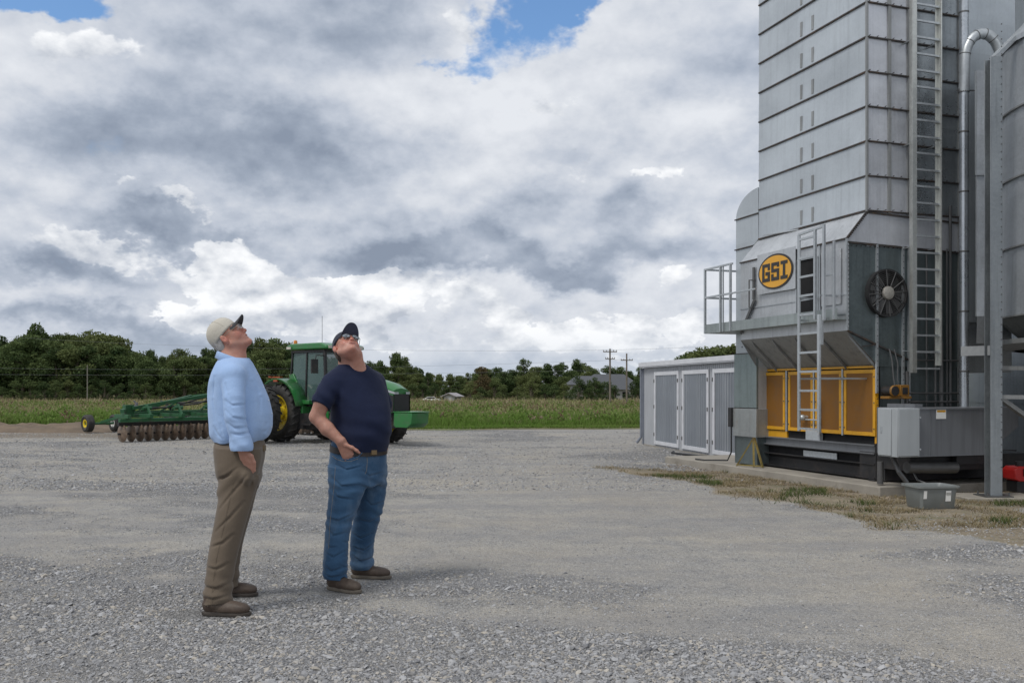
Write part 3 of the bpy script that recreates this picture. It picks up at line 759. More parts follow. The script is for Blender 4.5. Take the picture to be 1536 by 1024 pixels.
mb.bb(BU-.014, BU-.001, .55, .58, BB_, BT); mb.bb(BU-.014, BU-.001, 1.02, 1.05, BB_, BT)
mb.build('panel_rib', m_rail, dry)
mb = mbSeam
for i in range(22):
    z = BB_+.03 + i*.055; mb.cyl((BU+.012, -.030, z), (BU+.012, -.01, z), .006, n=6)
for i in range(16):
    t = i/15; mb.cyl((BU*(1-t), -.018, BT+(Z0-.03-BT)*t-.02), (BU*(1-t), -.001, BT+(Z0-.03-BT)*t-.02), .007, n=6)
for i in range(26):
    uu = BU + (UR-BU)*i/25; mb.cyl((uu, -.022, BT-.09), (uu, -.001, BT-.09), .006, n=6)
for px in (1314, 1353):
    for i in range(30): uu = u_at(px, 0); mb.cyl((uu, -.036, .8+i*.085), (uu, -.02, .8+i*.085), .006, n=6)
mb.build('side_seam', m_seam, dry)
# opening with dark inside behind the ladder, and small door to its right
va, vb = v_at(1197, BU), v_at(1231, BU)
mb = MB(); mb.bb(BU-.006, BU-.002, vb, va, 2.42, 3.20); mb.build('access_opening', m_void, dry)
mb = MB()
for (a, b_, c_, d_) in ((vb-.02, vb, 2.40, 3.22), (va, va+.02, 2.40, 3.22), (vb, va, 3.20, 3.22), (vb, va, 2.40, 2.42)): mb.bb(BU-.03, BU-.002, a, b_, c_, d_)
mb.bb(BU-.02, BU-.007, vb+.035, vb+.075, 2.42, 3.2)
mb.build('opening_frame', m_rail, dry)
mb = MB(); mb.bb(BU-.02, BU-.003, .10, vb-.03, 2.5, 3.25); mb.build('access_panel', m_hood, dry, bevel=.004)
# emblem: square sheet with orange oval, dark rim and block letters
v0, v1 = v_at(1193, BU-.05), v_at(1136, BU-.05); zc = z_at(407, BU-.05, (v0+v1)/2)
sh = MB(); sh.bb(BU-.05, BU-.042, v0, v1, zc-.305, zc+.305); sign = sh.build('sign_sheet', m_white if False else m_hood, dry)
m_rim = mat('emblem_black', (.022,.02,.02), .45); m_or = mat('emblem_orange', (.72,.36,.03), .45, var=.06)
vc_ = (v0+v1)/2; RV, RZ = (v1-v0)*.455, .262
def oval(mb, rv, rz, u0, u1, n=64):
    vs = [(u, vc_ + rv*math.cos(2*math.pi*i/n), zc + rz*math.sin(2*math.pi*i/n)) for u in (u1, u0) for i in range(n)]
    mb.add(vs, [tuple(range(n)), tuple(reversed(range(n, 2*n)))] + [(i, n+i, n+(i+1) % n, (i+1) % n) for i in range(n)])
mb = MB(); oval(mb, RV, RZ, BU-.062, BU-.051); mb.build('emblem_rim', m_rim, sign)
mb = MB(); oval(mb, RV*.92, RZ*.90, BU-.066, BU-.063); mb.build('emblem_disc', m_or, sign)
LET = {'G': ["#######", "#######", "##...##", "##...##", "##.....", "##.####", "##.####", "##...##", "##...##", "#######", "#######"],
       'S': ["#######", "#######", "##...##", "##.....", "#######", "#######", ".....##", "##...##", "##...##", "#######", "#######"],
       'I': ["######", "######", "..##..", "..##..", "..##..", "..##..", "..##..", "..##..", "..##..", "######", "######"]}
mb = MB(); W_ = RV*1.46; cw = W_/(7+7+6+2.6); xx = -W_/2; chh = RZ*1.02/11
for ch in 'GSI':
    for r_, row in enumerate(LET[ch]):
        run = None
        for c_, q_ in enumerate(row + '.'):
            if q_ == '#' and run is None: run = c_
            if q_ != '#' and run is not None:
                a0, a1 = xx + run*cw, xx + c_*cw; zt = zc + RZ*.51 - r_*chh
                mb.bb(BU-.071-.0003*r_, BU-.067, vc_-a1, vc_-a0, zt-chh*1.02, zt); run = None
    xx += (len(LET[ch][0])+1.3)*cw
mb.build('emblem_letters', m_rim, sign)
# hand rail hoop left of the sign, brace
mb = MB(); vv = v_at(1127, BU-.06)
mb.tube([(BU-.01, vv, 2.62), (BU-.10, vv, 2.62), (BU-.10, vv-.0, 2.9), (BU-.10, vv-.0, 3.05), (BU-.01, vv, 3.05)], .012, 8)
mb.beam((BU-.03, VB-.05, BB_+.1), (BU-.03, vv-.05, 2.75), .05, .02, (1,0,0)); mb.beam((BU-.03, vv-.02, 2.75), (BU-.03, vv-.02, 3.25), .05, .02, (1,0,0))
mb.build('grab_hoop', m_bolt, dry, smooth=True)
# fan
fu = u_at(1327, 0); fz = z_at(440, fu, 0); FR_ = .315
sh = MB(); sh.lathe([(FR_-.015, .0), (FR_-.015, .07), (FR_+.012, .07), (FR_+.012, .0)], (fu, .0, fz), (0,-1,0), 48)
fan = sh.build('fan_shroud', m_rub, dry, smooth=True)
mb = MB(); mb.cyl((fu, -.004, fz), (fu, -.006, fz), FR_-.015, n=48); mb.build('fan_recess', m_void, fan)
mb = MB()
for i in range(9):
    a = 2*math.pi*i/9; ra, rb = .09, FR_-.03
    def pt(r, t, y): return (fu + r*math.cos(a+t), y, fz + r*math.sin(a+t))
    mb.quad(pt(ra, -.22, -.012), pt(rb, -.10, -.010), pt(rb, .22, -.035), pt(ra, .22, -.04))
mb.build('fan_blade', mat('fan_blade_grey', (.10,.10,.10), .5, .4), fan)
mb = MB()
for r in (.13, .155, .18, .205, .23, .255, .28, .3): mb.tube([(fu + r*math.cos(2*math.pi*i/40), -.066, fz + r*math.sin(2*math.pi*i/40)) for i in range(40)], .0022, 5, closed=True)
for i in range(12):
    a = 2*math.pi*i/12 + .1; mb.tube([(fu+.08*math.cos(a), -.071, fz+.08*math.sin(a)), (fu+FR_*math.cos(a), -.071, fz+FR_*math.sin(a))], .006, 6)
mb.build('fan_guard', m_bolt, fan, smooth=True)
mb = MB(); mb.lathe([(0, .10), (.06, .098), (.085, .09), (.092, .07), (.092, .05)], (fu, 0, fz), (0,-1,0), 28); mb.build('fan_hub', mat('hub_metal', (.42,.40,.36), .5, .5, var=.3, vscale=30), fan, smooth=True)
# screened doors
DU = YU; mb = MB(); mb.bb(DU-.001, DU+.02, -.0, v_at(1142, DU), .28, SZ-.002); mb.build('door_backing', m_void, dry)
mb = MB(); vr, vl_ = v_at(1318, DU), v_at(1141.5, DU)
mb.bb(DU-.035, DU-.003, vr, vl_, 1.645, 1.675); mb.bb(DU-.035, DU-.003, vr, vr+.035, .28, 1.644); mb.bb(DU-.035, DU-.003, vl_-.03, vl_, .40, 1.644)
mb.bb(DU-.03, DU-.004, v_at(1183, DU), vl_-.03, .60, .70)
mb.build('door_surround', m_yel, dry)
for i, (a, b_) in enumerate(((1144.5, 1179), (1184, 1221), (1224.5, 1264), (1267.5, 1315))):
    v1_, v0_ = v_at(a, DU-.03), v_at(b_, DU-.03); fw = .052
    d = MB(); z0, z1 = .715, 1.625
    d.bb(DU-.055, DU-.036, v0_, v0_+fw, z0, z1); d.bb(DU-.055, DU-.036, v1_-fw, v1_, z0, z1)
    d.bb(DU-.055, DU-.036, v0_+fw, v1_-fw, z0, z0+fw); d.bb(DU-.055, DU-.036, v0_+fw, v1_-fw, z1-fw, z1)
    door = d.build('screen_door', m_yel, dry, bevel=.003)
    d = MB(); d.bb(DU-.046, DU-.040, v0_+fw, v1_-fw, z0+fw, z1-fw); d.build('door_screen', m_mesh, door)
    for zz in (z0+.1, (z0+z1)/2, z1-.1):
        for vv in (v0_+.02, v1_-.02): d = MB(); d.cyl((DU-.064, vv, zz), (DU-.054, vv, zz), .009, n=8); d.build('door_latch', m_bolt, door)
mb = MB()
for px in (1181.5, 1222.7, 1265.7): vv = v_at(px, DU-.03); mb.bb(DU-.06, DU-.03, vv-.014, vv+.014, .70, 1.64)
mb.build('door_post', m_rail, dry)
mb = MB()                                                    # small meters seen through and below the doors
mb.ell((DU-.13, v_at(1206, DU-.1), .93), (.05,.05,.045)); mb.cyl((DU-.12, v_at(1206, DU-.1), .93), (DU-.03, v_at(1206, DU-.1), .93), .03)
mb.tube([(DU-.1, v_at(1200, DU-.1), .9), (DU-.1, v_at(1226, DU-.1), .9)], .012, 8); mb.tube([(DU-.1, v_at(1228, DU-.1), .68), (DU-.1, v_at(1228, DU-.1), 1.2)], .02, 8)
mb.build('gas_regulator', m_rail, dry, smooth=True)
# skid
mb = MB(); mb.bb(YU-.06, YU+.05, -.02, vl_, .475, .60); mb.bb(YU-.10, YU-.06, -.02, vl_, .585, .60); mb.bb(YU-.10, YU-.06, -.02, vl_, .475, .49)
mb.build('skid_channel', m_burn, dry)
mb = MB(); mb.bb(YU, YU+.05, -.015, vl_, .14, .47)
for zz in (.14, .33, .46): mb.bb(YU-.09, YU, -.015, vl_, zz, zz+.014)
mb.bb(YU-.08, YU+.05, -.035, -.016, .12, .62); mb.bb(YU-.12, YU+.06, -.06, .06, .115, .135); mb.bb(YU-.12, YU+.06, vl_-.1, vl_, .115, .135)
mb.bb(YU+.04, 2.6, .3, vl_-.1, .12, .9)
mb.build('skid_frame', m_black, dry)
mb = MB(); mb.bb(YU-.035, YU-.02, v_at(1258, YU), v_at(1208, YU), .345, .43); mb.build('name_plate', m_rail, dry)
mb = MB(); mb.bb(YU-.09, YU-.03, v_at(1237, YU), v_at(1216, YU), .60, .74); mb.build('ladder_foot', m_rail, dry)
# dark lower side under the fan wall
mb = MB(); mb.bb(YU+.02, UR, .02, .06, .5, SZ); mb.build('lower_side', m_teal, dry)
# platform with guard rail on the far end
PU = -.50; vL = v_at(1057.5, PU); vR = -.02; zd = z_at(500.5, PU, vL); zt = z_at(487, PU, vL)
mb = MB(); mb.bb(PU, PU+.012, vR, vL, zd, zt); mb.bb(PU+.012, .34, VB+.05, vL, zd, zd+.02); mb.bb(PU+.012, BU-.001, vR, VB+.05, zd, zd+.02); mb.bb(PU+.012, .34, vL-.012, vL, zd+.02, zt)
mb.build('platform_deck', galv('deck_steel', (.34,.38,.38), .5, .5, .3, .003), dry)
zr = z_at(405, PU, vL); zm = z_at(447, PU, vL); R_ = .02
posts = [vL-.02, v_at(1081.5, PU), VB+.0]
sh = MB()
for vv in posts: sh.beam((PU-.01, vv, zd), (PU-.01, vv, zr), .035, .035)
sh.beam((.30, vL-.02, zd), (.30, vL-.02, zr), .035, .035)
sh.beam((PU-.01, v_at(1085.5, PU), zd), (PU-.01, v_at(1085.5, PU), zr), .02, .02)
gr = sh.build('guard_rail', m_rail, dry, bevel=.003)
mb = MB()
for zz in (zr, zm):
    mb = MB(); mb.beam((PU-.01, vL, zz), (PU-.01, VB-.06, zz), .03, .03); mb.beam((PU-.01, vL-.02, zz), (.30, vL-.02, zz), .03, .03); mb.build('rail_bar', m_rail, gr, bevel=.003)
mb = MB(); mb.beam((PU-.012, VB, zm), (PU-.012, v_at(1134, PU), zm), .025, .025); mb.build('rail_bar', m_rail, gr, bevel=.003)
mb = MB(); mb.beam((PU-.012, 0.02, zm+.01), (PU-.012, v_at(1236, PU), zm+.01), .025, .025); mb.beam((PU-.012, .02, zd), (PU-.012, .02, zm+.45), .03, .03); mb.build('rail_bar', m_rail, gr, bevel=.003)
mb = MB(); mb.beam((PU-.012, v_at(1146, PU), z_at(361, PU, 2.2)), (PU-.012, v_at(1198, PU), z_at(351, PU, 1.2)), .02, .02)
mb.build('rail_bar', m_rail, gr, bevel=.003)
# front ladder
LU = -.62
la, lb = v_at(1198.5, LU), v_at(1228.5, LU)
sh = MB(); sh.beam((LU, la, .775), (LU, la, z_at(352, LU, la)), .05, .022, (1,0,0)); sh.beam((LU, lb, .775), (LU, lb, 2.36), .05, .030, (1,0,0))
sh.beam((LU+.005, lb+.09, 2.3), (LU+.005, lb+.09, z_at(341, LU, lb)), .035, .035); sh.beam((LU+.005, v_at(1235.5, LU), z_at(480, LU, lb-.1)), (LU+.005, v_at(1235.5, LU), z_at(338, LU, lb)), .035, .03)
sh.beam((LU+.02, lb-.03, 1.95), (LU+.02, lb-.03, 2.36), .04, .03)
fl = sh.build('front_ladder', m_rail, dry, bevel=.002)
for k in range(11):
    zz = .81 + k*.262
    mb = MB(); mb.beam((LU, la, zz), (LU, (lb if zz < 2.3 else lb+.09), zz), .03, .026, (1,0,0)); mb.build('rung', m_rail, fl)
mb = MB(); zz = z_at(352, LU, la); mb.beam((LU, la, zz), (LU+.005, v_at(1235.5, LU), z_at(339, LU, lb-.1)), .03, .03)
for zz in (zd+.03, 2.62, 1.5): mb.beam((LU, la, zz), (BU if zz > 2 else YU-.03, la, zz), .025, .025); mb.beam((LU, lb, zz), (BU if zz > 2 else YU-.03, lb, zz), .025, .025)
mb.build('ladder_bracket', m_rail, fl)
# tall side ladder
SV = -.22; u1_, u2_ = u_at(1371.3, SV), u_at(1409, SV); zb = z_at(559, u1_, SV)
sh = MB(); sh.bb(u1_-.038, u1_+.038, SV-.012, SV+.012, zb, ZT); sh.bb(u1_-.038, u1_-.030, SV+.012, SV+.05, zb, ZT); sh.bb(u2_-.006, u2_+.012, SV-.04, SV+.035, zb+.1, ZT); sh.bb(u2_-.05, u2_-.006, SV+.02, SV+.028, zb+.1, ZT)
sl = sh.build('side_ladder', galv('ladder_rail', (.60,.61,.58), .35, .75, .15, .001), dry, bevel=.002)
z = zb+.06
while z < 9.6:
    mb = MB(); mb.beam((u1_+.03, SV-.002, z), (u2_-.002, SV-.002, z), .026, .026, (0,0,1)); mb.build('rung', m_rail, sl); z += .2235
mb = MB()
for zz in np.arange(zb+.3, 9.6, 1.4):
    for uu in (u1_, u2_): mb.beam((uu, SV+.02, zz), (uu, -.004, zz), .035, .008)
mb.build('ladder_bracket', m_rail, sl)
# conduits and pipes on the lower side
mb = MB()
for uu, z0, z1, r in ((.62,.6,1.6,.02), (.95,.9,3.2,.012), (1.1,.7,2.6,.016), (1.2,.5,2.0,.03), (1.3,.9,3.3,.012), (.78,.6,1.2,.015), (1.36,.5,3.9,.02)):
    mb.tube([(uu, -.06, z0), (uu, -.06, z1)], r, 8)
for zz in (1.18, 1.30, 1.75): mb.tube([(.62, -.09, zz), (1.6, -.09, zz)], .013, 8)
mb.tube([(.33, -.05, 1.9), (.34, -.09, 1.75), (.37, -.08, 1.55), (.36, -.12, 1.38), (.40,-.13,1.28)], .010, 8)
mb.tube([(.41, -.05, 1.9), (.43, -.1, 1.7), (.42, -.1, 1.5), (.45, -.12, 1.3)], .008, 8)
mb.build('conduit', m_bolt, dry, smooth=True)
# orange gas valve train
g_ = MB(); ga, gb = u_at(1328, -.15), u_at(1362, -.15)
g_.bb(ga, gb, -.22, -.05, z_at(598, .4, -.2), z_at(594, .4, -.2)); g_.bb((ga+gb)/2+.02, gb-.02, -.20, -.06, z_at(594, .4, -.2), z_at(577, .4, -.2))
m_yd = mat('grimy_yellow', (.28,.13,.015), .55, var=.35, vscale=14, col2=(.05,.04,.03), c2scale=14, c2lo=.45, c2hi=.7)
vt = g_.build('gas_valve', m_yd, dry, bevel=.006)
mb = MB(); mb.cyl((ga+.07, -.26, z_at(586, .4, -.2)), (ga+.07, -.05, z_at(586, .4, -.2)), .065, n=20); mb.bb((ga+gb)/2+.05, gb-.05, -.206, -.20, z_at(591, .4, -.2), z_at(581, .4, -.2)); mb.build('valve_motor', m_black, vt, bevel=.004)
mb = MB(); mb.lathe([(.066,.0),(.075,.01),(.075,.03),(.066,.04)], (ga+.07, -.22, z_at(586, .4, -.2)), (0,-1,0), 20); mb.build('valve_flange', m_yd, vt, smooth=True)
# duct on the far end
du0, du1 = .0, .75; va_, vb_ = v_at(1137.5, 0), v_at(1104, 0); va_ = max(va_, VL+.012)
zs = z_at(330, 0, vb_); zh = z_at(281, 0, va_)
mb = MB(); prof = [(va_, 1.0)] + [(va_, zh)] + [(va_ + (vb_-va_)*math.sin(t*math.pi/2/12), zs + (zh-zs)*math.cos(t*math.pi/2/12)) for t in range(13)] + [(vb_, 1.0)]
mb.prism([(p[0], p[1]) for p in prof], (du0, 0, 0), (0,1,0), (0,0,1), du1-du0); mb.build('return_duct', m_tier, dry)
mb = MB()
for zz in (z_at(330,0,vb_), z_at(375,0,vb_), z_at(531,0,vb_), z_at(611,0,vb_)): mb.bb(-.02, -.001, va_-.0, vb_+.02, zz-.012, zz+.006)
mb.build('duct_seam', m_seam, dry)
mb = MB(); mb.bb(-.035, -.003, va_, vb_, z_at(611,0,vb_)+.005, z_at(531,0,vb_)-.01); mb.build('duct_panel', galv('teal_panel', (.25,.30,.30), .4, .6, .35, .01), dry)
mb = MB(); mb.bb(-.06, .3, va_-.03, vb_, z_at(653,0,vb_), z_at(612,0,vb_)); mb.build('duct_box', galv('rust_stained_steel', (.36,.38,.38), .5, .5, .3, .006, stain=(.30,.17,.05)), dry, bevel=.004)
mb = MB(); mb.bb(-.02, .5, va_, vb_, .13, z_at(653,0,vb_)-.005); mb.build('duct_base', m_teal, dry)
mb = MB(); zz = z_at(653, 0, vb_); vm_ = v_at(1128, -.15)
mb.beam((-.12, vm_, zz), (-.32, vm_+.18, .12), .03, .02); mb.beam((-.12, vm_-.02, zz), (-.1, vm_-.22, .12), .03, .02); mb.beam((-.12, vm_+.01, zz), (-.18, vm_-.1, .12), .03, .02)
mb.beam((-.32, vm_+.18, .14), (-.1, vm_-.22, .14), .02, .02)
mb.build('duct_stand', mat('rusty_yellow_angle', (.22,.17,.05), .7, .2, var=.4, vscale=12, col2=(.10,.06,.03), c2scale=8), dry)
mb = MB(); mb.bb(-.10, -.02, vb_-.005, vb_+.09, z_at(640,0,vb_), z_at(611,0,vb_)); swb = mb.build('switch_box', m_black, dry, bevel=.004)
mb = MB(); mb.tube([(-.06, vb_+.05, z_at(640,0,vb_)), (-.06, vb_+.05, .3), (-.1, vb_+.1, .16), (-.3, vb_+.5, .14), (-.25, vb_+.9, .13)], .013, 8); mb.build('switch_cable', m_rub, swb, smooth=True)
# small lamp bracket under the platform
mb = MB(); mb.tube([(.1, VB+.55, zd), (.1, VB+.55, zd-.15), (.05, VB+.62, zd-.22), (.0, VB+.45, zd-.23)], .012, 8); mb.build('pipe_stub', m_bolt, dry, smooth=True)
# burner housing and control cabinet at the right front
cu0, cu1, cv0, cv1 = -.32, .03, -.947, -.60
mb = MB(); mb.bb(cu1, u_at(1481, -.87), -.87, -.16, .50, 1.115); 
ub = u_at(1481, -.87); mb.add([(ub, -.85, .50), (ub, -.2, .50), (ub, -.2, 1.115), (ub, -.85, 1.115), (ub+.55, -.85, .86), (ub+.55, -.2, .86), (ub+.55, -.2, 1.115), (ub+.55, -.85, 1.115)], [(0,4,7,3), (1,2,6,5), (3,7,6,2), (0,1,5,4), (4,5,6,7)])
bh = mb.build('burner_housing', m_burn, dry, bevel=.004)
mb = MB(); uu = u_at(1397, -.88)
mb.bb(uu-.006, uu+.006, -.876, -.871, .52, 1.10); mb.bb(ub-.03, ub, -.880, -.871, .5, 1.115); mb.bb(cu1, ub, -.882, -.871, 1.095, 1.112); mb.bb(cu1+.05, u_at(1390,-.87), -.8, -.3, 1.116, 1.165); mb.bb(cu1, ub, -.883, -.871, .50, .512)
mb.build('housing_rib', m_burn, bh)
mb = MB(); a_, b_ = u_at(1405, -.88), u_at(1419.5, -.88); mb.bb(a_, b_, -.876, -.8715, z_at(628, a_, -.88), z_at(614, a_, -.88)); lab = mb.build('warning_label', m_white, bh)
mb = MB(); mb.bb(a_+.01, b_-.01, -.878, -.8765, z_at(618, a_, -.88), z_at(615, a_, -.88)); mb.build('label_band', m_yel, lab)
mb = MB(); mb.bb(cu0, cu1-.002, cv0, cv1, .505, 1.118); cab = mb.build('control_cabinet', m_cab, dry, bevel=.006)
mb = MB(); mb.bb(cu0+.012, cu1-.02, cv0-.014, cv0-.001, .52, 1.105); mb.build('cabinet_door', m_cab, cab, bevel=.004)
mb = MB(); mb.bb(cu0-.012, cu0-.001, cv0+.10, cv1-.01, .52, 1.105); mb.build('cabinet_side_cover', m_cab, cab, bevel=.004)
for zz in (.60, 1.0): mb = MB(); mb.cyl((cu1-.01, cv0-.02, zz), (cu1-.01, cv0, zz), .012, n=10); mb.build('cabinet_hinge', m_rail, cab)
mb = MB(); mb.cyl((cu1+.02, cv0+.06, .97), (cu1+.02, cv0+.09, .97), .03, n=14); mb.build('cabinet_gland', m_rail, cab)
mb = MB(); mb.bb(cu0-.016, cu0-.012, cv1-.09, cv1-.06, .80, .88)
mb.build('cabinet_latch', m_rail, cab)
# what hangs below the housing
mb = MB(); mb.bb(.1, 2.2, -.70, -.1, .30, .495); mb.bb(.75, 1.25, -.80, -.72, .38, .495); mb.bb(cu1+.1, 2.4, -.2, .3, .13, .5)
mb.build('housing_underframe', m_black, dry)
mb = MB(); mb.cyl((.0, -.75, .36), (.75, -.78, .34), .075, n=20); mb.cyl((-.2, -.5, .42), (-.2, -.5, .13), .04); mb.tube([(-.1,-.6,.5),(-.12,-.75,.3),(-.05,-.8,.18),(.05,-.7,.14)], .03, 8); mb.tube([(.15,-.7,.3),(.12,-.8,.2),(.2,-.95,.14),(.3,-1.0,.10)], .014, 8)
mb.build('blower_tube', m_bolt, dry, smooth=True)

# ------------------------------------------------------------------ slab, pipes, bins
pad = thing('concrete_slab', 'low concrete slab the grain dryer stands on', 'slab', D0, A_)
mb = MB(); pu0, pv0, pv1 = -.33, -.638, 5.1
n_ = 40; 
mb.bb(pu0, 5.5, pv0, pv1, -.15, .112); mb.build('slab_body', m_conc, pad, bevel=.015)
pr = thing('drain_spout', 'straight round galvanized spout pipe with a side elbow between ladder and silo', 'pipe', Wd(1.412, -.25), 0)
P0_ = Vector((0,0,0)); mb = MB(); mb.tube([(0,0,z_at(612, 1.41, -.25)), (0,0,10)], .062, 20, caps=True); mb.build('pipe_run', galv('pipe_steel', (.50,.53,.56), .3, .85, .2, .002), pr, smooth=True)
mb = MB(); ex = Vector((.997,.08,0)); za = z_at(100, 1.41, -.25); xr = .56
arc = [Vector((0,-.0,za-.35)), Vector((0,-.02,za-.15))] + [ex*(xr/2-.02 - (xr/2-.02)*math.cos(math.pi*t/12*.93)) + Vector((0,-.02,za+.05+.40*math.sin(math.pi*t/12*.93)**.9)) for t in range(13)] 
mb.tube(arc, .070, 16); mb.build('elbow', m_rail, pr, smooth=True)
mb = MB()
for zz in np.arange(1.6, 9.8, .82): mb.lathe([(.062,-.012),(.067,-.01),(.067,.01),(.062,.012)], (0,0,zz), (0,0,1), 20)
for zz in (za-.33,): mb.bb(-.10,.45,-.01,.01,zz-.006,zz+.006); mb.lathe([(.064,-.03),(.07,-.03),(.07,.03),(.064,.03)], (0,0,zz), (0,0,1), 20)
for t in (3,5,7,9,11):
    p = arc[t]; d = (arc[t+1]-arc[t-1]).normalized(); mb.lathe([(.070,-.006),(.075,-.004),(.075,.004),(.070,.006)], p, d, 16)
mb.build('pipe_collar', m_bolt, pr, smooth=True)

BC = Vector((8.489, 11.593, 0)); BR = 2.2
hb = thing('hopper_bin', 'round galvanized hopper bin with cone roof and dark conical underside at the right edge', 'grain bin', BC, 0)
ez = 5.70; hz_ = 2.28
def binwall(mb, R, z0, z1, step, n, lap=.012, a0=math.radians(110), a1=math.radians(300)):
    z = z0
    while z < z1-.01:
        zz = min(z+step, z1); mb.lathe([(R+lap, z), (R, zz)], (0,0,0), (0,0,1), n, a0, a1); z = zz
mb = MB(); binwall(mb, BR, hz_, ez, .86, 40, .014, 0, 2*math.pi); mb.build('bin_wall', m_bin, hb, smooth=True, angle=20)
mb = MB(); mb.lathe([(BR+.05, ez-.03), (BR+.05, ez+.03), (.3, ez+2.4)], n=16); mb.lathe([(.3, ez+2.4),(.3,ez+2.6),(0,ez+2.65)], n=20); mb.build('bin_roof', m_bin, hb)
mb = MB()
for z in np.arange(hz_, ez+.01, .86): mb.lathe([(BR+.016, z-.02),(BR+.034, z-.018),(BR+.034,z+.0),(BR+.016,z+.004)], n=60)
for i in range(6):
    a = 2*math.pi*i/6+math.radians(30); c_, s_ = math.cos(a), math.sin(a); mb.beam(((BR+.03)*c_, (BR+.03)*s_, hz_), ((BR+.03)*c_, (BR+.03)*s_, ez-.02), .07, .02, (c_, s_, 0))
mb.build('bin_stiffener', m_under, hb)
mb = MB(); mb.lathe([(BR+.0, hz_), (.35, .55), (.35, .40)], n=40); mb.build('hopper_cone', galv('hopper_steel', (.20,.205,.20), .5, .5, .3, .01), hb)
mb = MB(); mb.lathe([(BR-.28, hz_-.35), (BR+.08, hz_-.30), (BR+.08, hz_-.36), (BR-.2, hz_-.42)], n=40); mb.build('ring_beam', m_under, hb)
# front leg of the bin
leg = MB(); D_l = GD(748); lx, ly = (1490-CX)/F*D_l, D_l; w_, d_ = .148, .15
lx -= BC.x; ly -= BC.y
a = A_*.3
zt_ = CH + (HY-88)/F*D_l
leg.bb(lx-w_/2, lx+w_/2, ly-d_/2, ly-d_/2+.012, .05, zt_); leg.bb(lx-w_/2, lx+w_/2, ly+d_/2-.012, ly+d_/2, .05, zt_); leg.bb(lx+w_/2-.05, lx+w_/2-.04, ly-d_/2+.012, ly+d_/2-.012, .05, zt_)
leg.build('leg', galv('leg_steel', (.30,.325,.34), .42, .7, .35, .004), hb, bevel=.002)
mb = MB(); mb.bb(lx-.17, lx+.17, ly-.16, ly+.16, .035, .05); 
for i in range(60):
    mb.cyl((lx+w_/2-.014, ly-d_/2-.008, .4+i*.092), (lx+w_/2-.014, ly-d_/2+.001, .4+i*.092), .008, n=6)
for sx in (-.13,.13):
    for sy in (-.12,.12): mb.cyl((lx+sx, ly+sy, .05), (lx+sx, ly+sy, .09), .012, n=6)
mb.build('base_plate', m_bolt, hb)
for aa in (100, 150, 330, 30):
    a = math.radians(aa); mb = MB(); mb.beam((BR*1.02*math.cos(a), BR*1.02*math.sin(a), .03), (BR*1.02*math.cos(a), BR*1.02*math.sin(a), hz_+.2), .14, .14, (math.cos(a), math.sin(a), 0)); mb.build('leg', m_under, hb)
mb = MB(); mb.beam((lx, ly+.05, z_at(530,1.6,-.6)), (lx-.25, ly+.30, z_at(530,1.6,-.6)), .04, .12); 
mb.beam((lx+.06, ly, 1.26), (lx+1.6, ly-.1, 1.24), .05, .05); mb.beam((lx, ly, 1.3), (lx+1.35, ly+.3, .45), .08, .05); mb.beam((lx, ly+.1, 1.62), (lx+1.5, ly+.1, 1.60), .05, .05)
mb.build('cross_brace', m_under, hb)
# vertical ladder-like stringers left of the bin wall, spout roof tie
mb = MB(); mb.beam((lx, ly, zt_), (lx+.9, ly+.3, zt_+.85), .10, .05); mb.build('roof_strut', m_rail, hb)
mb = MB(); Dd_ = 12.3
xa, xb = (1464.5-CX)/F*Dd_-BC.x, (1491-CX)/F*Dd_-BC.x; za_, zb2 = CH+(HY-474)/F*Dd_, CH+(HY-106)/F*Dd_; zm_ = CH+(HY-262)/F*Dd_
mb.bb(xa+.01, xb, Dd_-BC.y, Dd_-BC.y+.04, za_, zm_-.01); mb.bb(xa, xb+.01, Dd_-BC.y-.012, Dd_-BC.y+.04, zm_, zb2); mb.add([(xa+.01,Dd_-BC.y,za_),(xb,Dd_-BC.y,za_),(xb,Dd_-BC.y+.2,za_-.35),(xa+.1,Dd_-BC.y+.2,za_-.35)], [(0,1,2,3)])
mb.bb(xa-.015, xb+.01, Dd_-BC.y-.03, Dd_-BC.y-.012, zm_-.012, zm_+.006); mb.bb(xa+.09, xa+.10, Dd_-BC.y-.020, Dd_-BC.y-.012, zm_+.01, zb2); mb.build('side_duct', m_bin, hb)
ft = MB(); ft.bb(-.42, .55, -.22, .4, -.1, .035); o = ft.build('concrete_footing', m_conc, None, bevel=.01); o.location = (lx+BC.x, ly+BC.y, 0); tag(o, 'small concrete footing under the front leg of the hopper bin', 'footing')
hb2 = thing('storage_silo', 'large dark grey round silo standing behind the hopper bin and the pipe', 'silo', (13.0, 17.6, 0), 0)
mb = MB(); binwall(mb, 4.0, 0, 14, 1.1, 60, .016, 0, 2*math.pi); mb.build('silo_wall', m_bindark, hb2, smooth=True, angle=20)
mb = MB(); mb.lathe([(4.1, 13.95), (4.1, 14.0), (.4, 16)], n=40); mb.build('silo_roof', m_bindark, hb2)

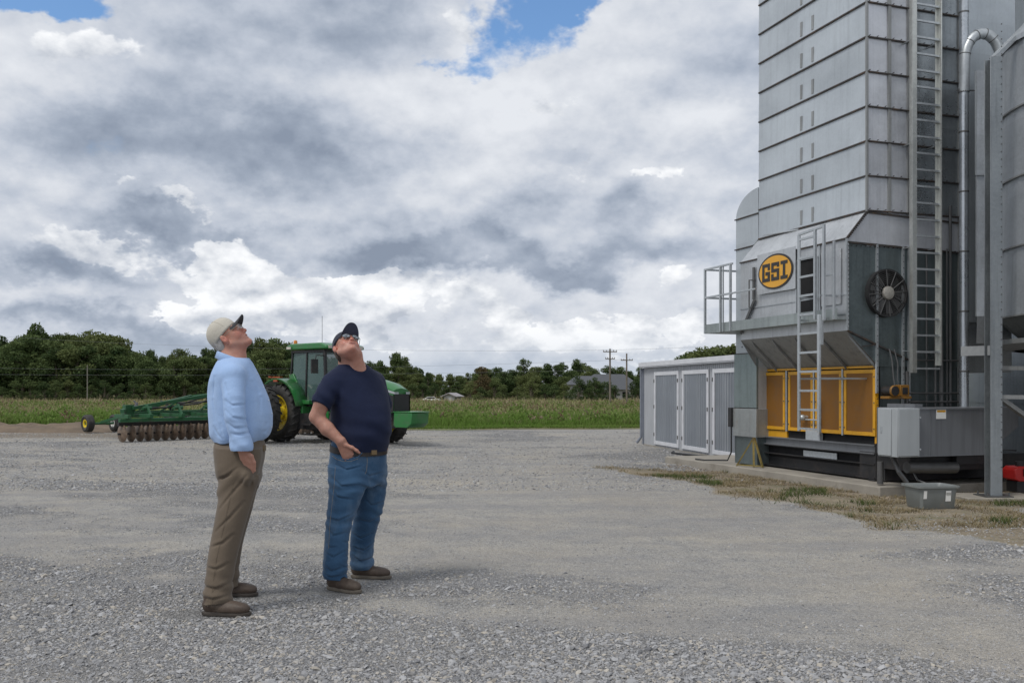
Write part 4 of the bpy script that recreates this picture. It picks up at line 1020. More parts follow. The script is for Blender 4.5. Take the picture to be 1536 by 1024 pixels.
# ------------------------------------------------------------------ grey tub and red engine in front
D_t = 10.72; t = thing('grey_tub', 'grey plastic tub with two white labels on the dry grass', 'tub', ((1395.5-CX)/F*D_t, D_t, -.002), math.radians(7))
m_tub = mat('tub_plastic', (.185,.20,.195), .5, var=.12, vscale=5, col2=(.24,.23,.20), c2scale=4, c2lo=.55)
def rrect(a, b_, r, n=5):
    P = []
    for cx_, cy_, t0 in ((a-r, b_-r, 0), (-a+r, b_-r, 90), (-a+r, -b_+r, 180), (a-r, -b_+r, 270)):
        for k in range(n+1): t_ = math.radians(t0+90*k/n); P.append((cx_+r*math.cos(t_), cy_+r*math.sin(t_)))
    return P
mb = MB(); lev = [(0,.205,.155,.06),(.012,.215,.165,.06),(.235,.232,.182,.05),(.24,.258,.205,.05),(.262,.258,.205,.05),(.262,.238,.186,.05),(.24,.224,.174,.05),(.02,.205,.155,.05)]
rows = []
for z, a, b_, r in lev: rows.append([(p[0], p[1], z) for p in rrect(a, b_, r)])
m_ = len(rows[0]); mb.add([p for r in rows for p in r], [(i*m_+j, i*m_+(j+1) % m_, (i+1)*m_+(j+1) % m_, (i+1)*m_+j) for i in range(len(rows)-1) for j in range(m_)] + [tuple(reversed(range(m_))), tuple(range(7*m_, 8*m_))])
mb.build('tub_body', m_tub, t, smooth=True, angle=40)
mb = MB()
for x_, z0, z1, w_ in ((.075, .09, .21, .065),): mb.quad((x_, -.1765+.0, z0), (x_+w_, -.1765, z0), (x_+w_, -.1885, z1), (x_, -.1885, z1))
mb.quad((-.19, -.178, .12), (-.15, -.178, .12), (-.15, -.188, .21), (-.19, -.188, .21))
mb.build('tub_label', m_white, t)
mb = MB(); mb.quad((.08, -.1865, .16), (.135, -.1865, .16), (.135, -.1895, .19), (.08, -.1895, .19)); mb.build('label_print', mat('label_grey', (.35,.35,.33), .6), t)
D_r = 12.1; r0 = thing('red_winch', 'small red machine housing low down at the right edge behind the steel leg', 'winch', ((1530-CX)/F*D_r, D_r, 0), math.radians(10))
m_red = mat('red_paint', (.45,.02,.018), .4, var=.15)
mb = MB(); mb.prism([(-.16,.20),(-.10,.17),(.30,.17),(.30,.36),(-.12,.36),(-.17,.32)], (0,-.12,0), (1,0,0), (0,0,1), -.24); mb.build('winch_housing', m_red, r0, bevel=.01)
mb = MB(); mb.bb(-.05,.06,-.135,-.12,.24,.33); mb.bb(-.12,.3,-.1,.1,.03,.17); mb.cyl((.0,.0,.36),(.0,.0,.42),.06); mb.build('winch_motor', m_black, r0)
# wood chips and clutter near the slab end
def chips(N):
    x = RNG.uniform(4.6, 8.2, N); y = RNG.uniform(9.9, 12.2, N); k = RNG.uniform(0,1,N) < np.clip(1-((y-11.3)/.8)**2, 0, 1)
    return x[k], y[k]
m_chip, nt, b = newmat('chips'); nt.put(b.inputs['Base Color'], nt.mix(nt.attr('shade'), (.09,.07,.05), (.34,.28,.21))); b.inputs['Roughness'].default_value = .9
def chip_samp(N):
    x = RNG.uniform(1.5, 9, N); y = RNG.uniform(9.6, 19, N)
    u = (x-D0.x)*EU.x + (y-D0.y)*EU.y; v = (x-D0.x)*EV.x + (y-D0.y)*EV.y
    k = (((u > -.75) & (u < -.34) & (v < 4.5) & (v > -.7)) | ((v < -.65) & (v > -1.5) & (u > -.6)))
    k &= np.hypot(x-4.75, y-10.75) > .35
    return x[k], y[k]
o = stones('debris', 26000, chip_samp, lambda n, x, y: RNG.uniform(.006, .022, n), m_chip)
tag(o, 'brown chips and stones scattered along the foot of the slab', 'debris')

# ------------------------------------------------------------------ shed
Ds = GD(667); S0 = Vector(((966-CX)/F*Ds, Ds, 0)); S1 = Vector(((1103-CX)/F*GD(691), GD(691), 0)); e_ = (S1-S0).normalized()
As = math.atan2(e_.y, e_.x)
shd = thing('metal_shed', 'long grey corrugated metal shed with white framed doors', 'shed', S0, As)
def x_on(px):
    t_ = (px-CX)/F; return (t_*S0.y - S0.x)/(e_.x - t_*e_.y)
def zs_(py, x): return CH + (HY-py)/F*(S0.y + e_.y*x)
L_ = 7.2; Hs = 1.97
m_corr = mat('grey_sheet', (.45,.465,.49), .5, .2, var=.08, vscale=1.5, streak=.15); m_corr2 = mat('darker_grey_sheet', (.30,.325,.36), .42, .35, var=.08, vscale=1.5, streak=.15)
m_trim = mat('pale_trim', (.66,.67,.70), .45, .1, var=.08)
def corr(mb, x0, x1, z0, z1, y, pitch=.10, dep=.018):
    x = x0; pts = []
    while x < x1-1e-4:
        for f_, dd in ((0,0),(.55,0),(.65,-dep),(.9,-dep)):
            if x+f_*pitch < x1: pts.append((x+f_*pitch, y+dd))
        x += pitch
    pts.append((x1, y))
    mb.grid([[(p[0], p[1], z0) for p in pts], [(p[0], p[1], z1) for p in pts]])
mb = MB(); corr(mb, 0, L_, .03, Hs-.08, 0); mb.bb(0, L_, .03, 3.0, .03, Hs-.10); mb.build('wall', m_corr, shd)
mb = MB(); mb.bb(-.05, L_+.05, -.10, 3.05, Hs-.02, Hs+.02); mb.bb(-.06, L_+.06, -.12, -.10, Hs-.07, Hs+.03); mb.bb(-.06, L_, -.10, -.09, Hs-.10, Hs-.02)
mb.add([(-.05,-.1,Hs+.021),(L_+.05,-.1,Hs+.021),(L_+.05,3.05,Hs+.22),(-.05,3.05,Hs+.22),(-.05,3.05,Hs+.02),(L_+.05,3.05,Hs+.02)], [(0,1,2,3),(0,3,4),(1,5,2)])
mb.build('roof', m_trim, shd)
mb = MB(); mb.bb(-.03, .05, -.035, -.002, .03, Hs-.1); mb.tube([(-.05,-.06,Hs-.12),(-.06,-.05,Hs-.3),(-.06,-.05,.2),(-.1,-.15,.05)], .035, 8); mb.build('downpipe', mat('grey_blue_trim', (.20,.22,.26), .5), shd)
for a, b_ in ((983.5, 1020), (1025.5, 1065), (1071.5, 1113), (1120, 1166)):
    x0, x1 = x_on(a), x_on(b_); z0, z1 = .07, 1.76; fw = .085
    d = MB(); d.bb(x0, x0+fw, -.045, -.020, z0, z1); d.bb(x1-fw, x1, -.045, -.020, z0, z1); d.bb(x0+fw, x1-fw, -.045, -.020, z0, z0+fw); d.bb(x0+fw, x1-fw, -.045, -.020, z1-fw, z1)
    dr = d.build('shed_door', m_trim, shd, bevel=.004)
    d = MB(); corr(d, x0+fw, x1-fw, z0+fw, z1-fw, -.014, .115, .030); d.build('door_sheet', m_corr2, dr)
    d = MB()
    for zz in (.3, .95, 1.55):
        for xx_ in (x0+.02, x1-.02): d.bb(xx_-.012, xx_+.012, -.06, -.045, zz-.04, zz+.04)
    d.build('hinge', m_bolt, dr)
mb = MB(); mb.bb(0, L_, -.02, 3, -.1, .03); mb.build('footing', m_conc, shd)
hs = MB(); hs.tube([(2.9,-.35,.03),(3.2,-.5,.03),(3.7,-.45,.03),(4.2,-.3,.03),(4.5,-.2,.04)], .022, 8); o = hs.build('drain_hose', m_rub, None, smooth=True); o.location = S0; o.rotation_euler = (0,0,As); tag(o, 'black hose lying on the gravel at the foot of the grey shed', 'hose')
# ------------------------------------------------------------------ tractor (local x forward, y to its left)
RT = Vector(((447-CX)/F*24.97, 24.97, 0)); RZ_ = math.radians(-40)
m_green = mat('green_paint', (.020,.165,.036), .35, var=.12, vscale=2, coat=.3, col2=(.085,.115,.07), c2scale=3, c2lo=.48, c2hi=.85)
m_dgreen = mat('worn_green_paint', (.018,.095,.036), .5, var=.2, vscale=3, col2=(.09,.08,.06), c2scale=5, c2lo=.55, c2hi=.85)
m_yrim = mat('yellow_rim', (.72,.54,.02), .45, var=.15, vscale=4, col2=(.20,.15,.07), c2scale=5, c2lo=.5, c2hi=.75)
m_tyre = mat('tyre', (.030,.029,.028), .75, var=.35, vscale=6, col2=(.11,.10,.085), c2scale=5, c2lo=.5, c2hi=.85)
m_disc = mat('worn_disc_steel', (.17,.12,.085), .55, .25, var=.45, vscale=9, col2=(.26,.22,.18), c2scale=6)
m_hose = m_rub
m_grille = mat('grille_black', (.018,.018,.02), .45)
m_glass, nt, b = newmat('cab_glass')
b.inputs['Base Color'].default_value = (.10,.17,.16,1); b.inputs['Roughness'].default_value = .06; b.inputs['Alpha'].default_value = .62; b.inputs['Specular IOR Level'].default_value = .8
trc = thing('green_tractor', 'large green tractor with enclosed cab and yellow wheels hitched to the disc harrow', 'tractor', RT, RZ_)
def wheel(parent, name, x, y, R, w, rr, side, lugs, mats, dish=.10):
    """side -1: the outer face looks towards -y"""
    t = MB(); h = w/2
    t.lathe([(rr, -h*.72), (rr+.03, -h*.86), ((R+rr)/2, -h), (R-.07, -h*.90), (R-.035, -h*.72), (R-.03, 0), (R-.035, h*.72), (R-.07, h*.90), ((R+rr)/2, h), (rr+.03, h*.86), (rr, h*.72)], (x, y, R), (0,1,0), 56)
    for i in range(lugs):
        for s in (-1, 1):
            a = 2*math.pi*(i+(.5 if s > 0 else 0))/lugs
            rows = []
            for k, (yy, da) in enumerate(((.0, .0), (.5, -.05), (.95, -.15))):
                for rad in (R-.045 - (.03 if k == 2 else 0), R - (.02 if k == 2 else 0)):
                    for dd in (-.020, .020):
                        an = a + da + dd/R*1.0; rows.append((x + rad*math.cos(an), y + s*h*yy, R + rad*math.sin(an)))
            t.add(rows, [(0,1,3,2), (8,10,11,9), (0,4,5,1), (4,8,9,5), (2,3,7,6), (6,7,11,10), (0,2,6,4), (4,6,10,8), (1,5,7,3), (5,9,11,7)])
    W = t.build(name, m_tyre, parent, smooth=True, angle=30)
    r = MB(); s = side
    r.lathe([(rr+.012, s*h*.80), (rr-.03, s*h*.74), (rr-.045, s*h*.30), (rr*.72, s*h*.12), (rr*.40, s*h*.05), (rr*.36, s*h*.30), (.0, s*h*.32)], (x, y, R), (0,1,0), 40)
    r.lathe([(rr+.012, -s*h*.80), (rr-.03, -s*h*.74), (rr-.045, -s*h*.3), (rr*.5, -s*h*.1), (0, -s*h*.1)], (x, y, R), (0,1,0), 40)
    for i in range(8):
        a = 2*math.pi*i/8; r.cyl((x+rr*.55*math.cos(a), y+s*h*.10, R+rr*.55*math.sin(a)), (x+rr*.55*math.cos(a), y+s*h*.26, R+rr*.55*math.sin(a)), .022, n=8)
    r.build('rim', mats, W, smooth=True, angle=40)
    return W
for y_, sd_ in ((-.76,-1), (-1.46,-1), (.76,1), (1.46,1)): wheel(trc, 'rear_wheel', .32, y_, .75, .40, .45, sd_, 22, m_yrim)
for y_, sd_ in ((-.72,-1), (.72,1)): wheel(trc, 'front_wheel', 2.85, y_, .55, .34, .32, sd_, 18, m_yrim)
mb = MB(); mb.bb(-.45, 2.0, -.30, .30, .55, 1.05); mb.cyl((.24,-1.5,.75),(.24,1.5,.75),.07); mb.bb(1.9, 4.0, -.17, .17, .42, .80); mb.cyl((2.85,-.7,.55),(2.85,.7,.55),.07); mb.bb(-.7,-.4,-.2,.2,.35,.6)
mb.build('chassis', m_black, trc, bevel=.01)
def arcpoly(cx, cz, r0, r1, a0, a1, n=20):
    o = [(cx+r1*math.cos(a0+(a1-a0)*i/n), cz+r1*math.sin(a0+(a1-a0)*i/n)) for i in range(n+1)]
    i_ = [(cx+r0*math.cos(a0+(a1-a0)*i/n), cz+r0*math.sin(a0+(a1-a0)*i/n)) for i in range(n+1)]
    return o, i_
for s in (-1, 1):
    mb = MB(); y0, y1 = (.56*s, .93*s)
    o_, _i = arcpoly(.30, .75, .84, .88, math.radians(12), math.radians(125), 24)
    mb.grid([[(p[0], y0, p[1]) for p in o_], [(p[0], y1, p[1]) for p in o_], [(.30+(p[0]-.30)*.965, y1, .75+(p[1]-.75)*.95) for p in o_]])
    mb.build('fender', m_green, trc, smooth=True, angle=50, solid=.02)
    mb = MB(); mb.cyl((-.18, .75*s, 1.66), (-.18, .75*s, 1.70), .05); mb.bb(-.30, .12, .62*s-.05, .62*s+.05, 1.655, 1.69); m_amb = mat('amber_lamp', (.35,.08,.03), .4); mb.build('fender_lamp', m_amb, trc); mb = MB(); mb.bb(.25,.40,.93*s-.04,.93*s+.04,1.55,1.60); mb.build('fender_lamp', m_amb, trc)
# cab
cx0, cx1, cw = .44, 1.79, .56; zb_, zt_ = 1.12, 2.34
cab_ = MB()
def pil(a, b_, w=.06): cab_.beam(a, b_, w, w)
for s in (-1, 1):
    pil((cx0+.02, s*cw, 1.72), (cx0+.06, s*cw*.96, zt_), .045); pil((cx1+.05, s*cw*.92, .95), (cx1-.02, s*cw*.92, zt_), .07); pil((cx0+.62, s*cw, .95), (cx0+.66, s*cw*.97, zt_), .045)
    pil((cx0+.05, s*cw, zt_-.02), (cx1-.02, s*cw*.92, zt_-.02), .06); pil((cx0+.62, s*cw, .95), (cx1+.05, s*cw*.92, .95), .07)
pil((cx0+.05, -cw, zt_-.02), (cx0+.05, cw, zt_-.02)); pil((cx1, -cw*.9, zt_-.02), (cx1, cw*.9, zt_-.02))
CB = cab_.build('cab', m_black, trc, bevel=.008)
mb = MB(); mb.prism([(cx0-.14,2.37),(cx0-.12,2.47),(cx0+.1,2.53),(cx1-.1,2.53),(cx1+.16,2.46),(cx1+.18,2.37)], (0,cw+.06,0), (1,0,0), (0,0,1), 2*cw+.12); mb.build('cab_roof', m_green, CB, bevel=.03)
mb = MB()
for s in (-.45, .45): mb.bb(cx0-.16, cx0-.10, s-.10, s+.10, 2.385, 2.455); mb.bb(cx1+.14, cx1+.20, s-.10, s+.10, 2.385, 2.455)
for s in (-1,1): mb.bb(cx0-.05, cx0+.12, s*(cw+.09)-.012, s*(cw+.09)+.012, 2.39, 2.45)
mb.build('work_lamp', mat('lamp_glass', (.55,.5,.45), .2), CB)
mb = MB(); mb.lathe([(.05,0),(.05,.07),(.03,.10),(0,.105)], (cx0+.05,-.45,2.53), n=14); mb.build('beacon', mat('amber_beacon', (.6,.2,.03), .3), CB, smooth=True)
mb = MB()
for s in (-1, 1):
    mb.quad((cx0+.06, s*cw*.985, 1.45), (cx0+.60, s*cw*.985, 1.0), (cx0+.64, s*cw*.955, zt_-.04), (cx0+.08, s*cw*.945, zt_-.04))
    mb.quad((cx0+.66, s*cw*.985, 1.0), (cx1+.03, s*cw*.90, 1.0), (cx1-.04, s*cw*.905, zt_-.04), (cx0+.68, s*cw*.955, zt_-.04))
mb.quad((cx1+.03, -.5, 1.3), (cx1+.03, .5, 1.3), (cx1-.02, .48, zt_-.04), (cx1-.02, -.48, zt_-.04)); mb.quad((cx0+.03, -.52, 1.5), (cx0+.03, .52, 1.5), (cx0+.06, .5, zt_-.04), (cx0+.06, -.5, zt_-.04))
mb.build('cab_glass', m_glass, CB)
mb = MB(); mb.bb(.75,1.15,-.22,.22,1.05,1.35); mb.bb(.70,.82,-.22,.22,1.3,1.9); mb.lathe([(.16,0),(.175,.01),(.16,.02)], (1.42,0,1.60), (-.5,0,.8), 20); mb.cyl((1.5,0,1.1),(1.42,0,1.6),.03); mb.bb(cx0+.3,cx0+.36,-.5,-.40,1.95,2.15); mb.bb(1.5,1.75,-.4,.4,1.0,1.35)
mb.build('driver_seat', m_black, CB, bevel=.02)
mb = MB(); mb.bb(cx0+.62, cx1+.1, -.5, .5, .62, .94); 
for s in (-1, 1):
    P_ = [(cx0-.06,1.74),(cx0+.12,1.76),(cx0+.34,1.45),(cx0+.60,1.00),(cx0+.62,.62),(cx0+.45,.62),(cx0+.40,.95),(cx0+.20,1.38),(cx0-.02,1.58)]
    mb.prism(P_, (0, -.50 if s < 0 else .58, 0), (1,0,0), (0,0,1), .08)
mb.bb(cx0+.60, cx0+.95, -.72, -.5, .98, 1.08); mb.bb(cx0+.62, cx0+.70, -.72, -.5, .55, .98)
mb.build('cab_base', m_green, trc, bevel=.012)
mb = MB(); mb.bb(.95,1.6,-.75,-.52,.35,.75); mb.bb(1.2,1.6,-.80,-.5,.20,.24); mb.bb(1.2,1.6,-.84,-.5,.45,.49); mb.build('step', m_black, trc)
mb = MB(); mb.tube([(1.75,-.5,2.2),(1.85,-.85,2.2),(1.85,-.9,1.9)], .015, 6); mb.bb(1.83,1.87,-1.0,-.80,1.75,2.1); mb.build('mirror', m_black, trc)
# hood
def hsec(x, hw, z0, z1, zt): return [(x,-hw,z0),(x,-hw,z1-.10),(x,-hw*.93,z1),(x,-hw*.6,zt),(x,0,zt+.02),(x,hw*.6,zt),(x,hw*.93,z1),(x,hw,z1-.10),(x,hw,z0)]
mb = MB(); secs = [hsec(1.85,.36,.85,1.62,1.70), hsec(2.6,.35,.80,1.58,1.66), hsec(3.3,.33,.78,1.50,1.58), hsec(3.75,.31,.78,1.42,1.48), hsec(4.0,.26,.80,1.32,1.36)]
mb.grid(secs); mb.quad(*reversed(secs[-1])); mb.build('hood', m_green, trc, smooth=True, angle=40)
mb = MB()
for s in (-1,1):
    mb.quad((3.50,s*.336,.80),(4.02,s*.275,.82),(4.03,s*.272,1.20),(3.62,s*.333,1.30))
mb.add([(4.012,-.25,.82),(4.012,.25,.82),(4.022,.24,1.24),(4.022,-.24,1.24)], [(0,1,2,3)]); mb.build('grille', m_grille, trc)
mb = MB()
for s in (-1,1): mb.quad((2.0,s*.372,1.50),(3.45,s*.345,1.41),(3.45,s*.345,1.46),(2.0,s*.372,1.56))
mb.build('hood_stripe', mat('yellow_stripe', (.75,.55,.03), .4), trc)
m_clr = mat('lamp_clear', (.38,.40,.42), .15)
for s in (-1,1): mb = MB(); mb.add([(3.80,s*.33,1.30),(4.04,s*.25,1.24),(4.04,s*.25,1.29),(3.80,s*.325,1.36),(4.045,s*.12,1.24),(4.04,s*.12,1.29)], [(0,1,2,3),(1,4,5,2)]); mb.build('headlight', m_clr, trc)
mb = MB(); mb.prism([(4.03,.50),(4.10,.45),(4.50,.45),(4.64,.55),(4.66,.80),(4.05,.80)], (0,.28,0), (1,0,0), (0,0,1), .56); mb.bb(4.02,4.68,-.29,.29,.805,.83); mb.bb(3.4,4.03,-.12,.12,.5,.74); mb.build('front_weight', m_green, trc, bevel=.012)
mb = MB(); mb.cyl((2.2,-.40,1.2),(2.2,-.40,2.2),.04); mb.cyl((2.2,-.40,1.1),(2.2,-.40,1.7),.075); mb.build('exhaust', m_black, trc, smooth=True) if False else None
mb = MB(); mb.tube([(cx0+.2,.3,2.5),(cx0+.2,.3,3.3)], .006, 5); mb.build('antenna', m_black, trc)

# ------------------------------------------------------------------ disc harrow, hitched behind
har = thing('disc_harrow', 'wide green disc harrow with rows of rusty discs parked on the gravel', 'disc harrow', RT, RZ_)
fr = MB()
for y_, xe in ((-3.5,-3.0), (-2.9,-3.6), (-2.0,-5.0), (-1.05,-6.4), (1.05,-6.4), (2.0,-5.0), (2.9,-3.6), (3.5,-3.0)): fr.beam((-2.3, y_, .66), (xe, y_, .66), .10, .10)
for x_, z_, hl in ((-2.45,.56,3.7), (-3.5,.70,3.1), (-4.9,.70,2.15), (-6.35,.64,1.1)): fr.beam((x_, -hl, z_), (x_, hl, z_), .10, .09)
for s in (-1,1): fr.beam((-2.5, s*3.6, .80), (-5.0, s*1.9, .84), .09, .09); fr.beam((-3.0, s*3.3, .66), (-6.3, s*1.1, .66), .08, .09)
fr.beam((-.65,0,.5),(-2.4,-.5,.66),.10,.10); fr.beam((-.65,0,.5),(-2.4,.5,.66),.10,.10)
FRM = fr.build('harrow_frame', m_dgreen, har, bevel=.006)
mb = MB()
for s in (-1, 1):
    mb.beam((-2.9, s*3.1, .86), (-2.9, s*.3, 1.27), .07, .09); mb.beam((-4.2, s*2.2, .82), (-4.4, s*.5, 1.15), .09, .09); mb.beam((-4.4, s*.5, 1.15), (-2.9, s*.3, 1.27), .06, .06)
    mb.beam((-2.9, s*.3, 1.27), (-2.4, s*.3, .66), .07, .07); mb.beam((-3.5, s*2.0, .75), (-3.2, s*1.4, 1.14), .05, .05); mb.beam((-4.8, s*2.0, .70), (-4.6, s*1.0, 1.02), .06, .08)
    mb.bb(-3.12, -2.95, s*3.15-.12, s*3.15+.12, .70, .95)
mb.build('wing_brace', m_dgreen, har, bevel=.004)
for s in (-1, 1):
    for y_ in (1.0, 1.9, 2.8):
        mb = MB(); mb.beam((-2.5, s*y_, .62), (-2.75, s*y_, .95), .06, .05); mb.beam((-2.75, s*y_, .95), (-3.4, s*(y_-.2), .78), .05, .04); mb.cyl((-2.72, s*(y_-.12), .86), (-2.72, s*(y_+.12), .86), .05, n=10); mb.build('gang_stand', m_dgreen, har)
mb = MB()
for y_ in (-2.6,-1.5,1.5,2.6): mb.cyl((-3.8,y_,.80),(-4.6,y_*.8,.95),.04); mb.cyl((-4.6,y_*.8,.95),(-5.0,y_*.75,1.02),.022)
mb.tube([(-.6,.05,.8),(-1.6,.1,.9),(-2.8,.1,1.2),(-3.6,-.5,1.0),(-4.2,-1.6,.95),(-4.6,-2.2,.85)], .025, 6); mb.tube([(-.6,-.05,.8),(-1.6,-.1,.95),(-2.8,-.15,1.3),(-3.4,-.9,.95),(-3.7,-1.6,.88),(-4.0,-2.0,.80)], .025, 6)
mb.tube([(-2.9,-.2,1.3),(-3.1,-1.0,1.10),(-3.4,-1.8,.85),(-3.5,-2.8,.86)], .022, 6)
mb.build('hydraulic_hose', m_rub, har, smooth=True)
def gang(x, ya, yb, skew, n, name='disc_gang'):
    ax = MB(); ax.cyl((x, ya, .21), (x+skew, yb, .21), .025); ax.beam((x+.02, ya, .46), (x+skew+.02, yb, .46), .09, .09)
    for k in range(0, n, 3):
        t = (k+.5)/n; ax.beam((x+skew*t+.04, ya+(yb-ya)*t, .44), (x+skew*t, ya+(yb-ya)*t, .21), .05, .03)
    G = ax.build(name, m_black, har)
    dx = Vector((skew, yb-ya, 0)).normalized(); dx = Vector((dx.x - .05, dx.y, 0)).normalized()
    for k in range(n):
        t = (k+.3)/n; c = (x+skew*t, ya+(yb-ya)*t, .225)
        d = MB(); R_ = .232; d.lathe([(0,.0),(R_*.35,.0),(R_*.8,.025),(R_,.05),(R_,.056),(R_*.8,.032),(R_*.35,.008),(0,.008)], c, dx, 22); d.build('disc', m_disc, G, smooth=True)
gang(-2.62, -3.65, -.35, .0, 14); gang(-2.62, 3.65, .35, .0, 14)
gang(-5.6, -1.55, -.3, -.25, 6); gang(-5.6, 1.55, .3, -.25, 6); gang(-4.2, -2.4, -1.6, -.5, 3); gang(-4.2, 2.4, 1.6, -.5, 3)
for (x_, y_) in ((-8.2,-1.75), (-8.1,-.92), (-8.1,.92), (-8.2,1.75)):
    wheel(har, 'transport_wheel', x_, y_, .30, .24, .12, -1, 0, m_yrim if y_ < -1 else m_white)
mb = MB()
for s in (-1,1): mb.beam((-6.35, s*1.35, .62), (-8.15, s*1.35, .32), .08, .08); mb.cyl((-8.15, s*1.85, .29), (-8.1, s*.85, .29), .035)
mb.build('wheel_arm', m_dgreen, har)

# ------------------------------------------------------------------ poles, wires, far buildings
m_pole = mat('weathered_pole', (.17,.145,.12), .9, var=.3, vscale=3)
def pole(px, top, base, label, arms):
    Dp = GD(base); x = (px-CX)/F*Dp; H_ = CH + (HY-top)/F*Dp
    t = thing('utility_pole', label, 'utility pole', (x, Dp, 0), 0)
    mb = MB(); mb.cyl((0,0,0), (0,0,H_), .085, .06, 10); mb.build('pole_shaft', m_pole, t, smooth=True)
    for dz, w_ in arms:
        mb = MB(); mb.beam((-w_, -.07, H_-dz), (w_, -.07, H_-dz), .06, .07)
        for q_ in (-.95, -.5, .5, .95): mb.cyl((w_*q_, -.07, H_-dz+.03), (w_*q_, -.07, H_-dz+.12), .025, n=6)
        mb.build('crossarm', m_pole, t)
    return Vector((x, Dp, H_))
pa = pole(915, 523, 611, 'left wooden utility pole with two crossarms in the field beside the shed', ((.22,.52),(.75,.36)))
pb = pole(940, 530, 609, 'right wooden utility pole with a single crossarm nearest the shed', ((.55,.48),))
pc = Vector(((131-CX)/F*98, 98, 3.9))
t = thing('utility_pole', 'pale bare pole standing against the dark trees at the far left', 'utility pole', (pc.x, pc.y, 0), 0)
mb = MB(); mb.cyl((0,0,0), (0,0,3.9), .06, .05, 10); mb.build('pole_shaft', mat('pale_pole', (.20,.185,.16), .9, var=.2), t, smooth=True)
def wire(a, b_, sag, label):
    pts = [a.lerp(b_, i/24) - Vector((0,0,sag*4*(i/24)*(1-i/24))) for i in range(25)]
    mb = MB(); o = pts[0].copy(); mb.tube([p-o for p in pts], .007, 5); w_ = mb.build('power_line', mat('wire', (.20,.21,.22), .5, .3), None, smooth=True); w_.location = o; tag(w_, label, 'power line')
wire(pa+Vector((0,-.1,-.1)), Vector((-62, 100, 7.6)), .7, 'highest thin power line crossing the sky above the tree line')
wire(pb+Vector((0,-.1,-.5)), Vector((-58, 92, 3.6)), .5, 'lower power line crossing in front of the far trees')
wire(pb+Vector((.2,-.1,-1.3)), Vector((-57, 90, 2.9)), .3, 'lowest power line crossing in front of the tree trunks')
wire(pa+Vector((0,-.1,-.1)), Vector((40, 70, 6.4)), .3, 'short power line from the left pole towards the shed roof')
def house(px, base, name, label, cat, w_, d_, h_, rh, rz, mw, mr_, win=0, hip=False, D_=None):
    Dh = D_ or GD(base); t = thing(name, label, cat, ((px-CX)/F*Dh, Dh, 0), rz)
    mb = MB(); mb.bb(-w_/2, w_/2, 0, d_, 0, h_)
    if not hip: mb.add([(-w_/2+.0,0,h_),(w_/2,0,h_),(0,0,h_+rh-.05),(-w_/2,d_,h_),(w_/2,d_,h_),(0,d_,h_+rh-.05)], [(0,1,2),(3,5,4)])
    mb.build('wall', mw, t)
    mb = MB(); e = .3
    if hip: mb.add([(-w_/2-e,-e,h_),(w_/2+e,-e,h_),(w_/2+e,d_+e,h_),(-w_/2-e,d_+e,h_),(-w_*.25,d_/2,h_+rh),(w_*.25,d_/2,h_+rh)], [(0,1,5,4),(2,3,4,5),(1,2,5),(3,0,4),(0,3,2,1)])
    else: mb.add([(-w_/2-e,-e,h_-.05),(0,-e,h_+rh),(0,d_+e,h_+rh),(-w_/2-e,d_+e,h_-.05),(w_/2+e,-e,h_-.05),(w_/2+e,d_+e,h_-.05)], [(0,1,2,3),(1,4,5,2)])
    mb.build('roof', mr_, t, solid=.08)
    for i in range(win):
        x_ = -w_/2 + w_*(i+.5)/win; mb = MB(); mb.bb(x_-.35, x_+.35, -.03, -.005, h_*.35, h_*.8); mb.build('window', m_void, t)
    return t
m_cream = mat('cream_siding', (.36,.35,.34), .7, var=.1); m_shing = mat('grey_shingles', (.085,.09,.10), .85, var=.15, vscale=3)
m_wsh = mat('pale_roof', (.33,.31,.32), .7, var=.1)
hA = house(920, 0, 'far_house', 'long low house with dark grey hipped roof half hidden by trees behind the utility poles', 'house', 7.0, 5, 1.35, 1.75, .1, m_cream, m_shing, 5, True, D_=106)
hB = house(878, 0, 'garage', 'smaller grey roofed building left of the far house between the trees', 'garage', 3.4, 4, 1.9, 1.0, .05, m_cream, m_shing, 1, True, D_=107)
for px_, tp_ in ((868,563),(884,570),(893,566),(905,572),(922,578),(948,574),(957,566)):
    plant('bush', px_, tp_, 99, 1.0, r=rt)
hC = house(674, 0, 'white_shed', 'small white gabled shed at the far side of the field', 'shed', 1.25, 2.2, .62, .34, -.25, m_cream, m_wsh, 0, False, D_=101)
mb = MB(); mb.bb(-.24, .24, -.02, -.004, .05, .55); o = mb.build('double_door', mat('door_white', (.5,.5,.5), .6), hC)
t = thing('parked_car', 'white car parked left of the small white shed, seen tiny across the field', 'car', ((647-CX)/F*99, 99, 0), .1)
mb = MB(); mb.prism([(-.95,.12),(.95,.12),(.97,.32),(.55,.38),(.28,.58),(-.40,.58),(-.72,.38),(-.97,.34)], (0,.35,0), (1,0,0), (0,0,1), .7); mb.build('body', m_white, t, bevel=.02)
mb = MB(); mb.prism([(.24,.55),(.48,.39),(-.64,.39),(-.38,.55)], (0,-.352,0), (1,0,0), (0,0,1), -.004); mb.build('side_window', m_void, t)
for x_ in (-.58,.58):
    mb = MB(); mb.cyl((x_,-.37,.15),(x_,-.28,.15),.15,n=16); mb.build('wheel', m_rub, t)
